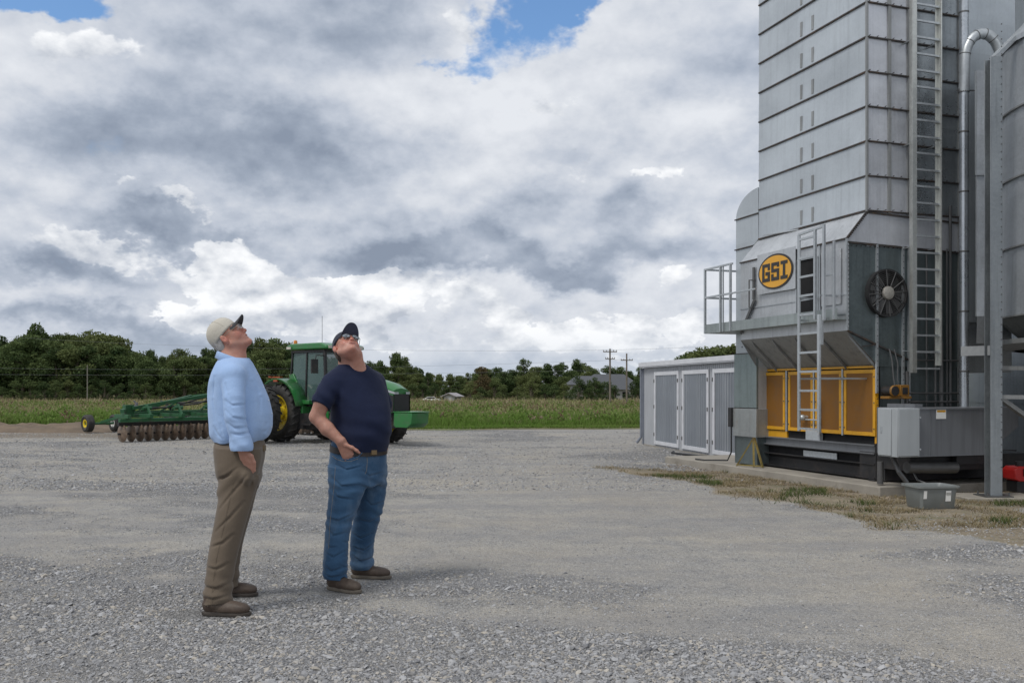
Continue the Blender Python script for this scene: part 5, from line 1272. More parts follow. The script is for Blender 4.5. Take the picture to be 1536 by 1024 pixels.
# ------------------------------------------------------------------ smooth solids for bodies and clothes
def fb3(X, Y, Z, seed, octs=3):
    r = np.random.default_rng(seed); out = 0; amp = 1.0; tot = 0; sc = 1.0
    for o in range(octs):
        for k in range(2):
            d = r.normal(size=3); d /= np.linalg.norm(d); e = r.normal(size=3); e /= np.linalg.norm(e); ph, p2 = r.uniform(0, 6.28, 2)
            out = out + amp*np.sin((X*d[0]+Y*d[1]+Z*d[2])*sc + ph + 1.6*np.sin((X*e[0]+Y*e[1]+Z*e[2])*sc*.6 + p2)); tot += amp
        sc *= 1.9; amp *= .6
    return out/tot
class Solid:
    def __init__(s, lo, hi, h=.0045):
        s.lo = np.array(lo, float); s.h = h; s.n = np.ceil((np.array(hi)-s.lo)/h).astype(int)+1
        s.F = np.full(tuple(s.n), .06, np.float32)
    def blk(s, lo, hi):
        a = np.clip(np.floor((np.array(lo)-s.lo)/s.h).astype(int), 0, s.n-1); b = np.clip(np.ceil((np.array(hi)-s.lo)/s.h).astype(int)+1, 1, s.n)
        ax = [(s.lo[i]+np.arange(a[i], b[i])*s.h).astype(np.float32) for i in range(3)]
        return tuple(slice(a[i], b[i]) for i in range(3)), ax[0][:,None,None], ax[1][None,:,None], ax[2][None,None,:]
    def put(s, d, sl, k, op='+'):
        f = s.F[sl]
        if op == '+':
            if k <= 0: s.F[sl] = np.minimum(f, d); return
            h = np.clip(.5+.5*(f-d)/k, 0, 1); s.F[sl] = f*(1-h)+d*h - k*h*(1-h)
        else:
            nd = -d; h = np.clip(.5-.5*(f-nd)/k, 0, 1); s.F[sl] = f*(1-h)+nd*h + k*h*(1-h)
    def cone(s, a, b, ra, rb, k=.02, op='+', sq=None):
        a = np.array(a, float); b = np.array(b, float); R = max(ra, rb)+k+.03
        sl, X, Y, Z = s.blk(np.minimum(a, b)-R, np.maximum(a, b)+R)
        ba = b-a; L = max(ba@ba, 1e-9)
        t = np.clip(((X-a[0])*ba[0]+(Y-a[1])*ba[1]+(Z-a[2])*ba[2])/L, 0, 1)
        d = np.sqrt((X-a[0]-t*ba[0])**2+(Y-a[1]-t*ba[1])**2+(Z-a[2]-t*ba[2])**2) - (ra+(rb-ra)*t)
        s.put(d, sl, k, op)
    def chain(s, pts, rs, k=.02):
        for i in range(len(pts)-1): s.cone(pts[i], pts[i+1], rs[i], rs[i+1], k)
    def ell(s, c, r, A=None, k=.02, op='+'):
        c = np.array(c, float); R = max(r)+k+.03; sl, X, Y, Z = s.blk(c-R, c+R)
        A = np.eye(3) if A is None else np.array(A)      # rows: the ellipsoid's axes
        q = [((X-c[0])*A[i][0]+(Y-c[1])*A[i][1]+(Z-c[2])*A[i][2]) for i in range(3)]
        k0 = np.sqrt(sum((q[i]/r[i])**2 for i in range(3)))+1e-6; k1 = np.sqrt(sum((q[i]/r[i]**2)**2 for i in range(3)))+1e-6
        s.put(k0*(k0-1)/k1, sl, k, op)
    def loft(s, rows, yaw=0, k=.02, p=2.0, pad=.05):
        """rows: (z, x, y, a, b) from any order; a along yaw, b across"""
        rows = sorted(rows); R = np.array(rows); m = max(R[:,3].max(), R[:,4].max())+pad
        lo = [R[:,1].min()-m, R[:,2].min()-m, R[0,0]-pad]; hi = [R[:,1].max()+m, R[:,2].max()+m, R[-1,0]+pad]
        sl, X, Y, Z = s.blk(lo, hi); z = Z[0,0]
        # smooth interpolation
        def it(c):
            zz = np.linspace(R[0,0], R[-1,0], 120); v = np.interp(zz, R[:,0], R[:,c]); ker = np.hanning(13); ker /= ker.sum()
            v = np.convolve(np.pad(v, 6, mode='edge'), ker, 'valid'); return np.interp(z, zz, v)[None,None,:]
        cx, cy, a, b = it(1), it(2), it(3), it(4); c_, s_ = math.cos(yaw), math.sin(yaw)
        u = ((X-cx)*c_+(Y-cy)*s_)/a; v = (-(X-cx)*s_+(Y-cy)*c_)/b
        q = (np.abs(u)**p+np.abs(v)**p)**(1/p)+1e-6
        d = (q-1)*np.minimum(a, b)*.5*(1+q/np.sqrt(u*u*np.maximum(1e-6,(np.minimum(a,b)/a)**2)+v*v*np.maximum(1e-6,(np.minimum(a,b)/b)**2)+1e-6)*.0+1)
        e = np.maximum(R[0,0]-Z, Z-R[-1,0]); d = np.maximum(d, e)
        s.put(d.astype(np.float32), sl, k)
    def disp(s, fn, lo=None, hi=None):
        sl, X, Y, Z = s.blk(lo if lo is not None else s.lo, hi if hi is not None else s.lo+s.n*s.h)
        f = s.F[sl]; near = np.abs(f) < .04; dd = fn(X, Y, Z); f2 = f.copy(); f2[near] += np.broadcast_to(dd, f.shape)[near]; s.F[sl] = f2
    def cut(s, p, n_):                                    # keep the side the normal points away from
        p = np.array(p, float); n_ = np.array(n_, float); n_ /= np.linalg.norm(n_)
        sl, X, Y, Z = s.blk(s.lo, s.lo+s.n*s.h)
        s.F = np.maximum(s.F, ((X-p[0])*n_[0]+(Y-p[1])*n_[1]+(Z-p[2])*n_[2]).astype(np.float32))
    def mesh(s, smooth=2):
        F_ = s.F; I = F_ < 0
        c = [I[:-1 if not i else None][..., :][(slice(i, None) if i else slice(None, -1))] if False else None for i in (0,1)]
        def sub(A, i, j, k): return A[i:A.shape[0]-1+i, j:A.shape[1]-1+j, k:A.shape[2]-1+k]
        any_ = np.zeros(tuple(s.n-1), bool); all_ = np.ones(tuple(s.n-1), bool)
        for i in (0,1):
            for j in (0,1):
                for k in (0,1): t = sub(I, i, j, k); any_ |= t; all_ &= t
        act = any_ & ~all_; idx = np.argwhere(act); n = len(idx)
        vid = np.full(act.shape, -1, np.int32); vid[act] = np.arange(n)
        cor = [(i,j,k) for i in (0,1) for j in (0,1) for k in (0,1)]
        val = {c_: F_[idx[:,0]+c_[0], idx[:,1]+c_[1], idx[:,2]+c_[2]] for c_ in cor}
        acc = np.zeros((n,3)); cnt = np.zeros(n)
        for c0 in cor:
            for ax in range(3):
                if c0[ax] == 0:
                    c1 = tuple(1 if q == ax else c0[q] for q in range(3)); a, b = val[c0], val[c1]
                    m = (a < 0) != (b < 0); t = np.where(m, a/(a-b+1e-12), 0)
                    p = np.tile(np.array(c0, float), (n,1)); p[:,ax] += t; acc += p*m[:,None]; cnt += m
        V = s.lo + (idx + acc/cnt[:,None])*s.h
        Q = []
        for ax in range(3):
            o = [q for q in range(3) if q != ax]
            A0 = [slice(None)]*3; A1 = [slice(None)]*3; A0[ax] = slice(None,-1); A1[ax] = slice(1,None)
            d = I[tuple(A0)] != I[tuple(A1)]
            for q in o:
                sl = [slice(None)]*3; sl[q] = slice(1,-1); d = d[tuple(sl)]
            e = np.argwhere(d); 
            for q in o: e[:,q] += 1
            st = I[e[:,0], e[:,1], e[:,2]]
            def g(da, db):
                f = e.copy(); f[:,o[0]] -= da; f[:,o[1]] -= db; return vid[f[:,0], f[:,1], f[:,2]]
            q = np.stack([g(0,0), g(1,0), g(1,1), g(0,1)], 1)
            flip = st if ax != 1 else ~st
            q[~flip] = q[~flip][:, ::-1]; Q.append(q)
        Q = np.concatenate(Q)
        for _ in range(smooth):
            S = np.zeros_like(V); C = np.zeros(n)
            for a, b in ((0,1),(1,2),(2,3),(3,0)):
                for x, y in ((a,b),(b,a)):
                    for d in range(3): S[:,d] += np.bincount(Q[:,x], V[Q[:,y],d], n)
                    C += np.bincount(Q[:,x], minlength=n)
            V = V*.5 + (S/np.maximum(C,1)[:,None])*.5
        return V, Q
def solid_obj(S, name, mat_, root, parent=None, smooth=1, attrs=None):
    V, Q = S.mesh(smooth); A = attrs(V) if attrs else None
    return npmesh(name, V - np.array(root.location), Q, mat_, parent or root, attrs=A)

# ------------------------------------------------------------------ cloth and skin
m_skin, nt, b = newmat('skin')
tc = nt.n('ShaderNodeTexCoord').outputs['Object']
c = nt.mix(nt.mr(nt.noise(tc, 28, 4), .3, .7), (.42,.205,.145), (.52,.275,.205))
c = nt.mix(nt.m('MULTIPLY', nt.attr('red'), .75), c, (.50,.155,.115)); c = nt.mix(nt.attr('lip'), c, (.30,.10,.085)); c = nt.mix(nt.m('MULTIPLY', nt.attr('stub'), .12), c, (.30,.24,.22))
nt.put(b.inputs['Base Color'], c); b.inputs['Roughness'].default_value = .5; b.inputs['Subsurface Weight'].default_value = .15; b.inputs['Subsurface Radius'].default_value = (.01,.004,.002); b.inputs['Subsurface Scale'].default_value = .6
bp = nt.n('ShaderNodeBump', i_Strength=.6, i_Distance=.0015, i_Height=nt.noise(tc, 120, 4, .7)); nt.put(b.inputs['Normal'], bp)
def cloth(name, c0, c1, wr=.004, wsc=(9,9,5), weave=260, rough=.85, fade=None, sheen=.15):
    m, nt, b = newmat(name); tc = nt.n('ShaderNodeTexCoord').outputs['Object']
    c = nt.mix(nt.mr(nt.noise(tc, 5, 6, .6), .3, .7), c0, c1)
    if fade: c = nt.mix(nt.mr(nt.noise(nt.vm('MULTIPLY', tc, (1,1,.5)), 7, 5, .6), .5, .72, 0, .55), c, fade)
    wv_ = nt.noise(nt.vm('MULTIPLY', tc, (1,1,1)), weave, 2, .5)
    c = nt.mix(nt.mr(wv_, .4, .6, 0, .18), c, tuple(x*.6 for x in c0))
    nt.put(b.inputs['Base Color'], c); b.inputs['Roughness'].default_value = rough; b.inputs['Sheen Weight'].default_value = sheen; b.inputs['Specular IOR Level'].default_value = .2
    r = nt.noise(nt.vm('MULTIPLY', tc, wsc), 1.8, 2, .45, .3)
    bp = nt.n('ShaderNodeBump', i_Strength=.9, i_Distance=wr*1.3, i_Height=r)
    rg = nt.m('ABSOLUTE', nt.m('SUBTRACT', nt.noise(nt.vm('MULTIPLY', tc, (wsc[0]*1.5, wsc[1]*1.5, wsc[2]*2.6)), 1.7, 3, .5, .5), .5))
    br_ = nt.n('ShaderNodeBump', i_Strength=.7, i_Distance=.0075, i_Height=nt.m('MINIMUM', rg, .10)); nt.put(br_.inputs['Normal'], bp); bp = br_
    bq = nt.n('ShaderNodeBump', i_Strength=.5, i_Distance=.0006, i_Height=wv_); nt.put(bq.inputs['Normal'], bp); nt.put(b.inputs['Normal'], bq)
    return m
m_shirt = cloth('blue_cotton', (.32,.47,.74), (.38,.53,.79), .006, (5,5,3))
m_khaki = cloth('khaki_twill', (.125,.098,.072), (.155,.122,.090), .005, (6,6,3))
m_tee = cloth('navy_jersey', (.011,.016,.042), (.015,.022,.055), .006, (4,4,3), sheen=.05)
m_denim = cloth('blue_denim', (.030,.078,.155), (.048,.112,.205), .005, (7,7,5), fade=(.16,.235,.33))
m_capb = cloth('beige_cap_cloth', (.50,.47,.40), (.58,.55,.48), .003); m_capd = cloth('dark_brim_cloth', (.045,.045,.05), (.06,.06,.065), .001)
m_capn = cloth('navy_cap_cloth', (.022,.025,.040), (.032,.035,.055), .003)
m_belt = mat('belt_leather', (.018,.012,.010), .45, var=.2); m_buck = mat('buckle', (.22,.16,.09), .4, .8)
m_shoe = mat('brown_leather', (.075,.052,.038), .6, var=.3, vscale=14, bump=.002, bscale=60, col2=(.15,.115,.085), c2scale=11, c2lo=.5, c2hi=.8)
m_sole = mat('sole_dark', (.06,.05,.042), .8, var=.3, vscale=20); m_sole2 = mat('sole_tan', (.17,.145,.115), .8, var=.3, vscale=20)
m_ghair = mat('grey_hair', (.42,.40,.38), .7, var=.35, vscale=60, bump=.004, bscale=120); m_bhair = mat('brown_grey_hair', (.10,.075,.06), .7, var=.4, vscale=60, bump=.004, bscale=120)
m_gold = mat('spectacle_metal', (.35,.30,.24), .35, .9); m_lens, nt, b = newmat('tinted_lens')
b.inputs['Base Color'].default_value = (.30,.33,.36,1); b.inputs['Metallic'].default_value = .6; b.inputs['Roughness'].default_value = .12
m_clear, nt, b = newmat('clear_lens'); b.inputs['Base Color'].default_value = (.7,.75,.8,1); b.inputs['Roughness'].default_value = .05; b.inputs['Alpha'].default_value = .25
m_eye = mat('eye_white', (.55,.50,.47), .3)

def frame_head(yaw, t, roll=0):
    fh = Vector((math.cos(yaw), math.sin(yaw), 0)); s = Vector((fh.y, -fh.x, 0))       # s: his right
    f = fh*math.cos(t) + Vector((0,0,math.sin(t))); u = -fh*math.sin(t) + Vector((0,0,math.cos(t)))
    if roll:
        s, u = s*math.cos(roll) + u*math.sin(roll)*-1, u*math.cos(roll) + s*math.sin(roll)
    return f, u, s
def add_head(S, C, f, u, s, open_=.0, heavy=1.0):
    A = [list(f), list(u), list(s)]
    def H(a, b_, c_): return np.array(C + f*a + u*b_ + s*c_)
    S.ell(H(-.009,.0,0), (.092,.086,.076), A, .02)
    S.ell(H(.033,-.052,0), (.066,.076,.062), A, .025)
    S.ell(H(.040,-.004,0), (.050,.044,.060), A, .03)
    for g in (-1, 1):
        S.cone(H(.015,-.080,g*.055), H(.083,-.118,g*.014), .022*heavy, .019, .02)
        S.ell(H(.064,-.054,g*.037), (.028,.030,.025), A, .02)
        S.cone(H(.088,.003,g*.012), H(.080,.002,g*.046), .011, .010, .014)
        S.ell(H(.108,-.019,g*.033), (.016,.012,.017), A, .010, '-')
        S.cone(H(.0955,-.014,g*.022), H(.088,-.016,g*.045), .0075, .007, .006)
    S.cone(H(.094,-.012,0), H(.114,-.048,0), .0085, .0125, .008)
    S.ell(H(.116,-.050,0), (.0115,.010,.012), A, .006)
    for g in (-1, 1): S.ell(H(.105,-.053,g*.0125), (.010,.0085,.0085), A, .005); S.ell(H(.112,-.0615,g*.007), (.005,.004,.004), A, .003, '-')
    S.ell(H(.084,-.084,0), (.024,.026,.031), A, .018)
    S.cone(H(.103,-.0745,-.017), H(.103,-.0745,.017), .0070, .0070, .006); S.cone(H(.104,-.0755,-.007), H(.104,-.0755,.007), .006, .006, .005)
    S.cone(H(.101,-.094,-.014), H(.101,-.094,.014), .0080, .0080, .006)
    S.cone(H(.110,-.0845-open_*.2,-.022), H(.110,-.0845-open_*.2,.022), .0050+open_, .0050+open_, .003, '-')
    S.ell(H(.096,-.120,0), (.021,.018,.022), A, .014)
    S.ell(H(.040,-.108,0), (.044,.028*heavy,.042*heavy), A, .025)
    for g in (-1, 1):
        S.ell(H(-.004,-.038,g*.083), (.0180,.032,.0115), [list((f*math.cos(.25)+u*math.sin(.25))), list((u*math.cos(.25)-f*math.sin(.25))), list(s)], .006)
        S.ell(H(.000,-.034,g*.0945), (.0095,.017,.0075), A, .004, '-')
        S.ell(H(-.004,-.062,g*.079), (.009,.009,.008), A, .005)
def head_attrs(C, f, u, s):
    C_ = np.array(C); f_, u_, s_ = map(np.array, (f, u, s))
    def fn(V):
        q = V-C_; a, b_, c_ = q@f_, q@u_, q@s_; ga = lambda x, y, z, r: np.exp(-((a-x)**2+(b_-y)**2+(np.abs(c_)-z)**2)/r**2)
        red = np.clip(ga(.115,-.048,0,.022)+.8*ga(.08,-.05,.042,.03)+.9*ga(-.0,-.04,.085,.03)+.4*ga(.05,-.16,.02,.07)+.35*ga(.1,-.12,0,.03), 0, 1)
        lip = np.clip(np.exp(-((b_+.084)/.011)**2-(c_/.021)**4)*(a > .093)*.85, 0, 1)
        stub = np.clip(np.exp(-((b_+.105)/.035)**2)*(a > .02)*(a < .2)*(np.abs(c_) < .08), 0, 1)
        return {'red': red, 'lip': lip, 'stub': stub}
    return fn
def add_cap(root, C, f, u, s, tilt, m_crown, m_brim, under=None, blen=.078, rc=(-.010,.004), rad=(.094,.084,.112), droop=.030, bt=.12):
    n_ = u*math.cos(tilt) - f*math.sin(tilt); r = f*math.cos(tilt) + u*math.sin(tilt); L = root.location
    O = C + f*rc[0] + u*rc[1] - L
    mb = MB(); rows = []
    for i in range(0, 15):
        th = math.pi/2*i/14; rr = math.sin(th)**.82; hh = math.cos(th)**.85
        rows.append([O + n_*(rad[2]*hh) + r*(rad[0]*rr*math.cos(a)) + s*(rad[1]*rr*math.sin(a)) for a in [2*math.pi*j/48 for j in range(48)]])
    rows.append([O - n_*.014 + (p-O)*1.0 for p in rows[-1]]); rows.append([O - n_*.012 + (p-O+n_*.014)*.94 for p in rows[-1]])
    vs = [p for q_ in rows for p in q_]; mb.add(vs, [(i*48+j, i*48+(j+1) % 48, (i+1)*48+(j+1) % 48, (i+1)*48+j) for i in range(len(rows)-1) for j in range(48)])
    cap = mb.build('cap', m_crown, root, smooth='all')
    mb = MB(); mb.ell(O + n_*(rad[2]+.002), (.008,.008,.004), None, 10, 6)
    for k in range(6):                                  # panel seams
        a = 2*math.pi*k/6; mb.tube([O + n_*(rad[2]*math.cos(th)**.85+.0006) + (r*(rad[0]*math.cos(a)) + s*(rad[1]*math.sin(a)))*(math.sin(th)**.82*1.004) for th in np.linspace(.05, 1.5, 12)], .0011, 4)
    mb.build('cap_button', m_crown, cap, smooth=True)
    bd = (r*math.cos(bt) + n_*math.sin(bt)).normalized(); bn = (n_*math.cos(bt) - r*math.sin(bt)).normalized()
    mb = MB(); rows = []
    for side in (0, 1):
        for i in range(9):
            t = i/8
            rows.append([O + s*(rad[1]*.80*x*(1-.06*t)) + r*(rad[0]*.97*math.sqrt(max(0,1-(x*.80)**2))) + bd*(blen*t*math.sqrt(max(.02,1-abs(x)**2.8*.97))) - bn*(droop*x*x*(.35+.65*t)) - bn*(.010+.003*(side)) for x in np.linspace(-1, 1, 21)])
    mb.grid(rows[:9]); b2 = MB(); b2.grid(rows[9:])
    e = rows[8]; g = rows[17]; mb.grid([e, g]); mb.grid([[p[0] for p in rows[:9]], [p[0] for p in rows[9:]]]); mb.grid([[p[-1] for p in rows[:9]], [p[-1] for p in rows[9:]]])
    br = mb.build('cap_brim', m_brim, cap, smooth=True, angle=60); b2.build('brim_underside', under or m_brim, cap, smooth=True)
    return cap
def add_glasses(root, C, f, u, s, dark):
    L = root.location
    def H(a, b_, c_): return C + f*a + u*b_ + s*c_ - L
    mb = MB(); rx, ru = .0265, .0175
    for g in (-1, 1):
        c0 = lambda a: H(.114-.010*abs(math.cos(a)*rx*g+.034*1)/.06, -.016 + ru*math.sin(a), g*.034 + rx*math.cos(a))
        mb.tube([H(.115 - .35*max(0, abs(g*.034+rx*math.cos(a))-.03), -.016+ru*math.sin(a), g*.034+rx*math.cos(a)) for a in [2*math.pi*i/20 for i in range(20)]], .0019 if dark else .0013, 5, closed=True)
        mb.tube([H(.104,-.012,g*.061), H(.095,-.012,g*.071), H(.03,-.018,g*.083), H(.0,-.020,g*.084), H(-.015,-.036,g*.084)], .0021 if dark else .0016, 5)
    mb.tube([H(.115,-.012,-.009), H(.119,-.009,0), H(.115,-.012,.009)], .0016, 5)
    G = mb.build('glasses', m_capd if dark else m_gold, root, smooth=True)
    for g in (-1, 1):
        lb_ = MB(); lb_.add([H(.115 - .35*max(0, abs(g*.034+rx*math.cos(a))-.03), -.016+ru*math.sin(a), g*.034+rx*math.cos(a)) for a in [2*math.pi*i/20 for i in range(20)]], [tuple(range(20))]); lb_.build('lens', m_lens if dark else m_clear, G)
        eb = MB(); eb.ell(H(.0855,-.018,g*.032), (.0125,)*3, None, 12, 8); eb.build('eye', m_eye, root, smooth=True)
def add_hair(root, C, f, u, s, mat_, back=.0, low=-.105, fr=.012, nape=.060):
    lo = np.array(C)-.16; S = Solid(lo, np.array(C)+.16, .004); A = [list(f), list(u), list(s)]
    def H(a, b_, c_): return np.array(C + f*a + u*b_ + s*c_)
    S.ell(H(-.012,-.002,0), (.097,.092,.081), A, .01); S.ell(H(-.045,-.06,0), (.045,.050,nape), A, .03); (S.ell(H(-.048,-.100,0), (.034,.045,.048), A, .02) if low < -.1 else None)
    S.disp(lambda X, Y, Z: .0016*fb3(X*230, Y*230, Z*90, 3, 2))
    S.cut(H(fr,-.02,0), list(f*.96 + u*-.28)); S.cut(H(0, low, 0), list(-u))
    solid_obj(S, 'hair', mat_, root, smooth=1)
    for g in (-1, 1):
        sb = MB(); L = root.location
        P_ = lambda a, b_, c_: C + f*a + u*b_ + s*(g*c_) - L
        sb.quad(P_(.022,.01,.0795), P_(.036,.01,.0755), P_(.022,-.045,.0745), P_(.011,-.045,.077)); pass
def add_shoe(root, heel, e, L_, sole_mat, lace=True, ankle=.12):
    e = Vector(e).normalized(); l = Vector((-e.y, e.x, 0)); heel = Vector(heel); k = L_/.295
    lo = [min(heel.x, (heel+e*L_).x)-.08, min(heel.y, (heel+e*L_).y)-.08, -.02]; hi = [max(heel.x, (heel+e*L_).x)+.08, max(heel.y, (heel+e*L_).y)+.08, .17]
    S = Solid(lo, hi, .0032); A = [list(e), list(l), [0,0,1]]
    def P_(x, y, z): return np.array(heel + e*(x*k) + l*y + Vector((0,0,z)))
    S.ell(P_(.052,0,.058), (.050,.036,.048), A, .02); S.cone(P_(.065,0,.072), P_(.19,0,.048), .036, .034, .02); S.ell(P_(.222,0,.040), (.068,.047,.038), A, .025)
    S.ell(P_(.15,0,.035), (.08,.040,.035), A, .02); S.cone(P_(.060,0,.08), P_(.056,0,ankle), .042, .046, .02)
    S.disp(lambda X, Y, Z: .0022*fb3(X*60, Y*60, Z*70, 9, 2))
    S.cut(P_(0,0,.022), (0,0,-1))
    sh = solid_obj(S, 'shoe', m_shoe, root, smooth=2)
    out = [];
    for i in range(40):
        a = 2*math.pi*i/40; x = .148 + .150*math.cos(a); wd = .040 + .010*math.cos(a) - .008*math.exp(-((x-.12)/.05)**2)
        out.append((x*k, wd*math.copysign(abs(math.sin(a))**.75, math.sin(a))))
    mb = MB(); hl = heel - root.location
    n = len(out); lv = [(0,.97),(.004,1.0),(.019,1.0),(.023,.94)]
    mb.add([hl + e*((p[0]-.148*k)*q_+.148*k) + l*(p[1]*q_) + Vector((0,0,z)) for z, q_ in lv for p in out], [(i*n+j, i*n+(j+1) % n, (i+1)*n+(j+1) % n, (i+1)*n+j) for i in range(3) for j in range(n)] + [tuple(reversed(range(n))), tuple(range(3*n, 4*n))])
    mb.build('sole', sole_mat, sh, smooth=True, angle=40)
    if lace:
        mb = MB()
        for i, x in enumerate((.105,.125,.145,.165)):
            z = .113 - i*.0105; mb.tube([hl+e*(x*k)+l*-.022+Vector((0,0,z-.006)), hl+e*((x+.006)*k)+Vector((0,0,z+.003)), hl+e*(x*k)+l*.022+Vector((0,0,z-.006))], .0028, 5)
        for g in (-1,1): mb.tube([hl+e*(.10*k)+Vector((0,0,.116)), hl+e*(.10*k)+l*(g*.02)+Vector((0,0,.125)), hl+e*(.115*k)+l*(g*.035)+Vector((0,0,.105))], .0022, 5)
        mb.build('laces', m_belt, sh, smooth=True)
def ring(mb, rows, n=48, yaw=0):
    """closed band through (x,y,z,a,b,tilt) levels"""
    vs = []
    for (x, y, z, a, b_, tx) in rows:
        for i in range(n):
            t = 2*math.pi*i/n; p = a*math.cos(t); q_ = b_*math.sin(t)
            vs.append((x + p*math.cos(yaw) - q_*math.sin(yaw), y + p*math.sin(yaw) + q_*math.cos(yaw), z + tx*p))
    mb.add(vs, [(i*n+j, i*n+(j+1) % n, (i+1)*n+(j+1) % n, (i+1)*n+j) for i in range(len(rows)-1) for j in range(n)])
def add_hand(S, wrist, palm, knuck, across, down, thumb, r=.0095, curl=.5):
    """palm from wrist to knuckles; four unequal fingers bend along `down`, the thumb leaves the side of the palm"""
    wrist, palm, knuck, across, down = map(np.array, (wrist, palm, knuck, across, down)); across = across/np.linalg.norm(across)
    fw = (knuck-wrist); fw = fw/np.linalg.norm(fw); down = down/np.linalg.norm(down)
    for k, (o, ln) in enumerate(((-.030,.070),(-.010,.080),(.010,.075),(.028,.060))):
        kn = knuck + across*o; S.cone(wrist + across*o*.5, kn, .020, .0155, .012)
        m1 = kn + (fw*(1-curl*.4)+down*curl*.4)*ln*.42; m2 = m1 + (fw*(1-curl)+down*curl)*ln*.32; m3 = m2 + down*ln*.26
        S.cone(kn, m1, .0115, r, .005); S.cone(m1, m2, r, r*.92, .003); S.cone(m2, m3, r*.92, r*.8, .003)
    for i in range(len(thumb)-1): S.cone(thumb[i], thumb[i+1], .0145-.0018*i, .0127-.0018*i, .008)

# ================================================================== the man in the light blue shirt
Yc = 5.85
def q1(px, py, d=0): return P3(px, py, Yc+d)
per = thing('person', 'man in light blue shirt, khaki trousers and beige cap, looking up with hand in pocket', 'person', (-1.77, Yc, 0))
f1, u1, s1 = frame_head(0, math.radians(36)); C1 = q1(337.9, 502.2)
B = Solid((-2.08, 5.35, -.01), (-1.42, 6.35, 1.86), .0045)
add_head(B, C1, f1, u1, s1, .0)
B.chain([q1(347,512), q1(348,526), q1(349,545)], [.056,.058,.066], .03); B.cone(q1(356,512), q1(358,534), .040, .042, .035);
B.chain([q1(347,545), q1(352,600), q1(357,650), q1(356,690)], [.085,.115,.12,.12], .04)
for g in (-1, 1):
    if g < 0:
        sh_, el, wr = q1(351,562,-.17), q1(352,628,-.245), q1(364,672,-.215)
    else: sh_, el, wr = q1(351,562,.17), q1(352,628,.245), q1(366,672,.215)
    B.cone(q1(350,555,g*.05), sh_, .065, .055, .04); B.chain([sh_, el, wr], [.050,.042,.029], .02)
    kn_ = np.array(q1(371,690,g*.205)); 
    add_hand(B, wr, None if False else wr, kn_, (.85,0,-.25), (.25,-.02*g,-1), [np.array(q1(369,677,g*.225)), np.array(q1(377,684,g*.225)), np.array(q1(381,693,g*.215)), np.array(q1(382,699,g*.205))], curl=.3)
# trouser rows: (photo row, centre column, half width px) for the near leg
LEGR = [(672,358,36),(690,358,35),(705,357,32),(718,359.5,29.5),(731,356.5,27.5),(756,351.7,25),(794,343.3,22.7),(832,334.6,21.4),(870,328.9,20),(903,326.3,21.8)]
T1 = Solid((-2.08, 5.35, .03), (-1.42, 6.35, 1.05), .0048)
nearr, farr = [], []
for py, cx_, hw in LEGR:
    t = min(1, max(0, (py-680)/(903-680))); dn = -.105 - .125*t; D_ = Yc+dn
    X_ = (cx_-CX)/F*D_; Z_ = CH+(HY-py)/F*D_
    a_ = hw/F*D_; bb_ = .098 - .012*t if t > .15 else .105
    if t < .15: a_ *= .93
    nearr.append((Z_, X_, D_, a_, bb_)); df = .10 + .17*t; farr.append((Z_, X_ + .02*t, Yc+df, a_*.97, bb_))
    farr[-1] = (Z_, (cx_+t*9-CX)/F*(Yc+df)*.995, Yc+df, a_*1.03, bb_)
    B.cone((X_, D_, Z_), (X_, D_, Z_-.02), .06, .055, .03) if t > .1 else None
for i in range(len(nearr)-1):
    B.cone((nearr[i][1], nearr[i][2], nearr[i][0]), (nearr[i+1][1], nearr[i+1][2], nearr[i+1][0]), .072-.006*i, .066-.006*i, .02); B.cone((farr[i][1], farr[i][2], farr[i][0]), (farr[i+1][1], farr[i+1][2], farr[i+1][0]), .072-.006*i, .066-.006*i, .02)
B.cone((-1.79, 5.597, .10), (-1.68, 5.592, .05), .022, .018, .01); B.cone((-1.90, 6.13, .10), (-1.80, 6.13, .05), .022, .018, .01)
body = solid_obj(B, 'body', m_skin, per, smooth=1, attrs=head_attrs(C1, f1, u1, s1)); del B
T1.loft(nearr, 0, .03); T1.loft(farr, 0, .03)
hips = []
T1.ell(q1(371,714,-.20), (.036,.045,.048), None, .03)
for py, l_, r_, b_ in ((655,325,392,.165),(664,323.5,394.5,.172),(680,323,394,.185),(700,325,390,.190),(716,328,388,.182),(730,331,384,.16)):
    hips.append((CH+(HY-py)/F*(Yc-.04), ((l_+r_)/2-CX)/F*(Yc-.02), Yc, (r_-l_)/2/F*Yc, b_))
T1.loft(hips, 0, .05)
kx, kz = q1(340,800,-.2).x, q1(340,800,-.2).z
def khf(X, Y, Z):
    fold = fb3(X*11+Z*7, Y*7, Z*9-X*9, 31, 2)
    ank = np.clip((.42-Z)/.35, 0, 1); hipm = np.clip((Z-.62)/.15, 0, 1)
    knee = np.exp(-((Z-.52)/.10)**2)
    d = -.0050*fold*(.45+.5*ank+.4*hipm+.5*knee)
    # long diagonal drag folds from the seat to the knee, hem stacks
    ph = (X+1.80)*.9 - (Z-.75)*1.0
    d = d - .006*np.sin(ph*46)*np.exp(-((Z-.76)/.12)**2)*np.exp(-((ph)/.12)**2)
    d = d - .005*np.sin(Z*75 + X*18 + 2*np.sin(Y*9))*np.clip((.30-Z)/.2, 0, 1)
    return d
T1.disp(khf)
